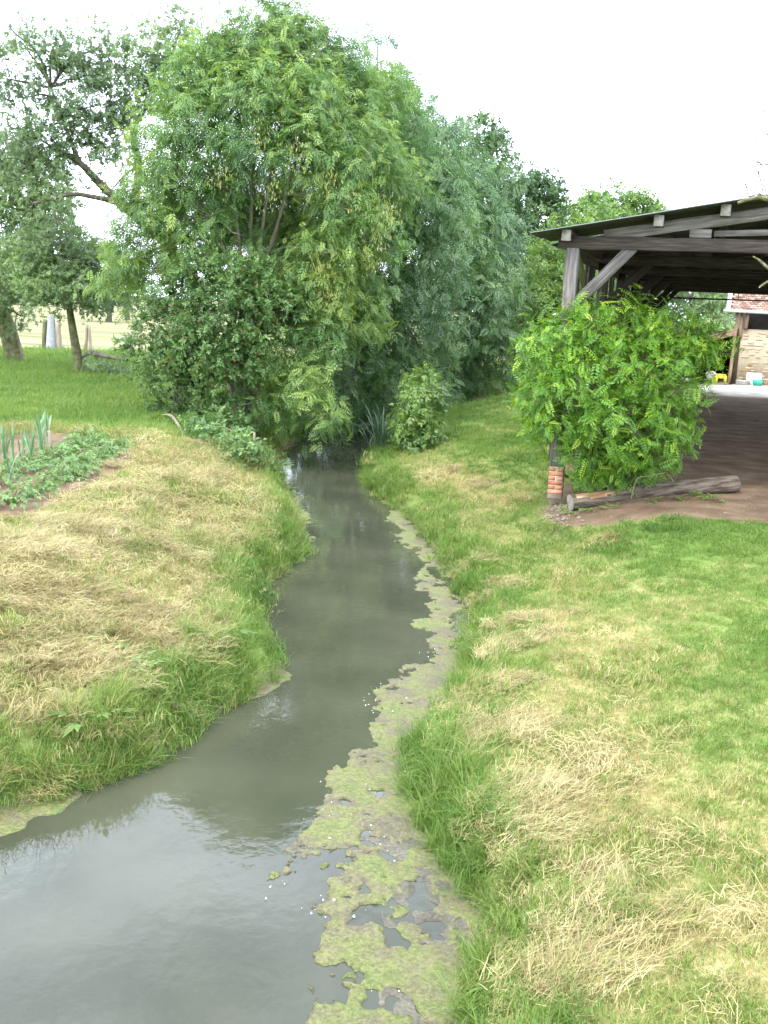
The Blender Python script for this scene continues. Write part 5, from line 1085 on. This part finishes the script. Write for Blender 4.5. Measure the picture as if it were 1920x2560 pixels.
mb = MB(); xs = np.linspace(-.3, .3, 7); zs = np.linspace(0, .5, 7); A, B = np.meshgrid(xs, zs); Y1 = -.11 - .05 * np.cos(A * 5) * np.sin(B * 6.2 + .2) + .1 * B; V = np.concatenate([np.stack([A.ravel(), Y1.ravel(), B.ravel()], 1), np.stack([A.ravel(), -.0 * Y1.ravel() + .12 * B.ravel() - .0, B.ravel()], 1)]); ii = (np.arange(6)[:, None] * 7 + np.arange(6)[None]).ravel(); Fq = np.stack([ii, ii + 1, ii + 8, ii + 7], 1)
mb.add(V, np.concatenate([Fq, Fq[:, ::-1] + 49])); o = mb.build('feed_sack', M['paper'], smooth=True); o.location = bw_(.98, -.16, 0); o.rotation_euler = (0, 0, BA); tag(o, 'white printed feed sack leaning against the stone wall', 'sack')
cr = empty('plastic_crate', bw_(1.14, -.55), BA - .1); tag(cr, 'green plastic crate standing before the white sack', 'crate')
mb = MB(); V = boxv(-.16, .16, -.11, .11, 0, .02); mb.add(V, BOXF); mb.build('bottom', M['green'], cr)
for nm, (x0, x1, y0, y1) in (('side_panel', (-.2, .2, -.15, -.13)), ('side_panel', (-.2, .2, .13, .15)), ('end_panel', (-.2, -.18, -.128, .128)), ('end_panel', (.18, .2, -.128, .128))):
    mb = MB(); V = boxv(x0, x1, y0, y1, .021, .25); V[:4, :2] *= .82; mb.add(V, BOXF); mb.build(nm, M['green'], cr)

# ------------------------------------------------------------------ bare lichen-covered tree whose branches reach in from the right
D_ = 12.6
tb0 = np.array([DY(1800, 1150, D_)[0], D_, 0.0]); tb0[2] = gz1(tb0[0], tb0[1]) - .1
bt = empty('dead_tree', tb0); tag(bt, 'leafless dead tree whose lichened twigs reach over the shed roof edge', 'tree')
def fp(pts, dj=0.0): return [aty(x, y, D_ + dj) for x, y in pts]
tr = MB(); tr.add(*tube(bez([tb0] + fp([(2070, 1000), (2050, 760), (2010, 600), (1975, 510)]), 16), np.linspace(.13, .06, 17)[:len(bez([tb0] * 5, 16))], 8)); tr.add(*tube(bez(fp([(2050, 760), (1985, 715), (1950, 690)]), 8), np.linspace(.05, .03, 9)[:len(bez([tb0] * 3, 8))], 6))
tp_ = bez([tb0] + fp([(2070, 1000), (2050, 760), (2010, 600), (1975, 510)]), 16)
for q_ in range(9):
    c_ = tp_[rng.integers(7, 17)]; e = c_ + np.array([rng.uniform(.2, 1.5), rng.uniform(-1.0, 1.0), rng.uniform(.3, 1.5)]); q = bez([c_, (c_ + e) / 2 + [0, 0, -.15], e], 8); q[1:] += rng.normal(0, .02, (len(q) - 1, 3)); tr.add(*tube(q, np.linspace(.04, .006, len(q)), 5))
tr.v = [v - tb0 for v in tr.v]; tr.build('trunk', M['bark_moss'], bt, smooth=True)
br = MB()
for pts, ra, rb2 in [([(1978, 520), (1930, 500), (1890, 494), (1844, 507)], .05, .018), ([(1955, 692), (1922, 672), (1900, 652), (1882, 641)], .026, .01), ([(1955, 692), (1925, 702), (1905, 713), (1898, 720)], .022, .01)]:
    q = bez(fp(pts), 9); br.add(*tube(q, np.linspace(ra, rb2, len(q)), 6))
br.v = [v - tb0 for v in br.v]; br.build('lichen_branches', M['lichen'], bt, smooth=True)['kind'] = 'stuff'
tg = MB()
for pts in [[(1908, 492), (1900, 440), (1893, 400), (1888, 360), (1897, 328)], [(1916, 492), (1910, 440), (1898, 400), (1892, 360)], [(1975, 510), (1950, 380), (1890, 357), (1850, 342), (1837, 305), (1835, 265)], [(1975, 510), (1945, 380), (1915, 300), (1898, 250), (1897, 215), (1901, 190)], [(1900, 488), (1873, 488), (1850, 478), (1820, 465), (1795, 450)], [(1905, 488), (1882, 474), (1865, 465), (1848, 440), (1853, 420)], [(1975, 505), (1930, 420), (1905, 410), (1885, 400), (1868, 405), (1835, 378)], [(1960, 480), (1920, 450), (1880, 455)], [(1870, 485), (1864, 470), (1868, 420), (1878, 412)], [(1950, 440), (1925, 355), (1905, 336), (1870, 313)], [(1925, 400), (1910, 415), (1900, 412), (1884, 398)], [(1898, 440), (1885, 410), (1880, 395)], [(1930, 345), (1912, 330), (1905, 336)], [(1990, 540), (1960, 430), (1940, 320), (1925, 240)], [(2000, 560), (1990, 420), (2000, 300), (1990, 200)]]:
    q = bez(fp(pts, rng.uniform(-.25, .25)), 14); q[1:] += rng.normal(0, .006, (len(q) - 1, 3)); tg.add(*tube(q, np.linspace(.009, .0028, len(q)), 4))
    for c_ in q[3::2]:
        e = c_ + rng.normal(0, 1, 3) * .05; tg.add(*tube(np.array([c_, e]), [.003, .0015], 3))
tg.v = [v - tb0 for v in tg.v]; tg.build('twigs', M['twig'], bt)['kind'] = 'stuff'
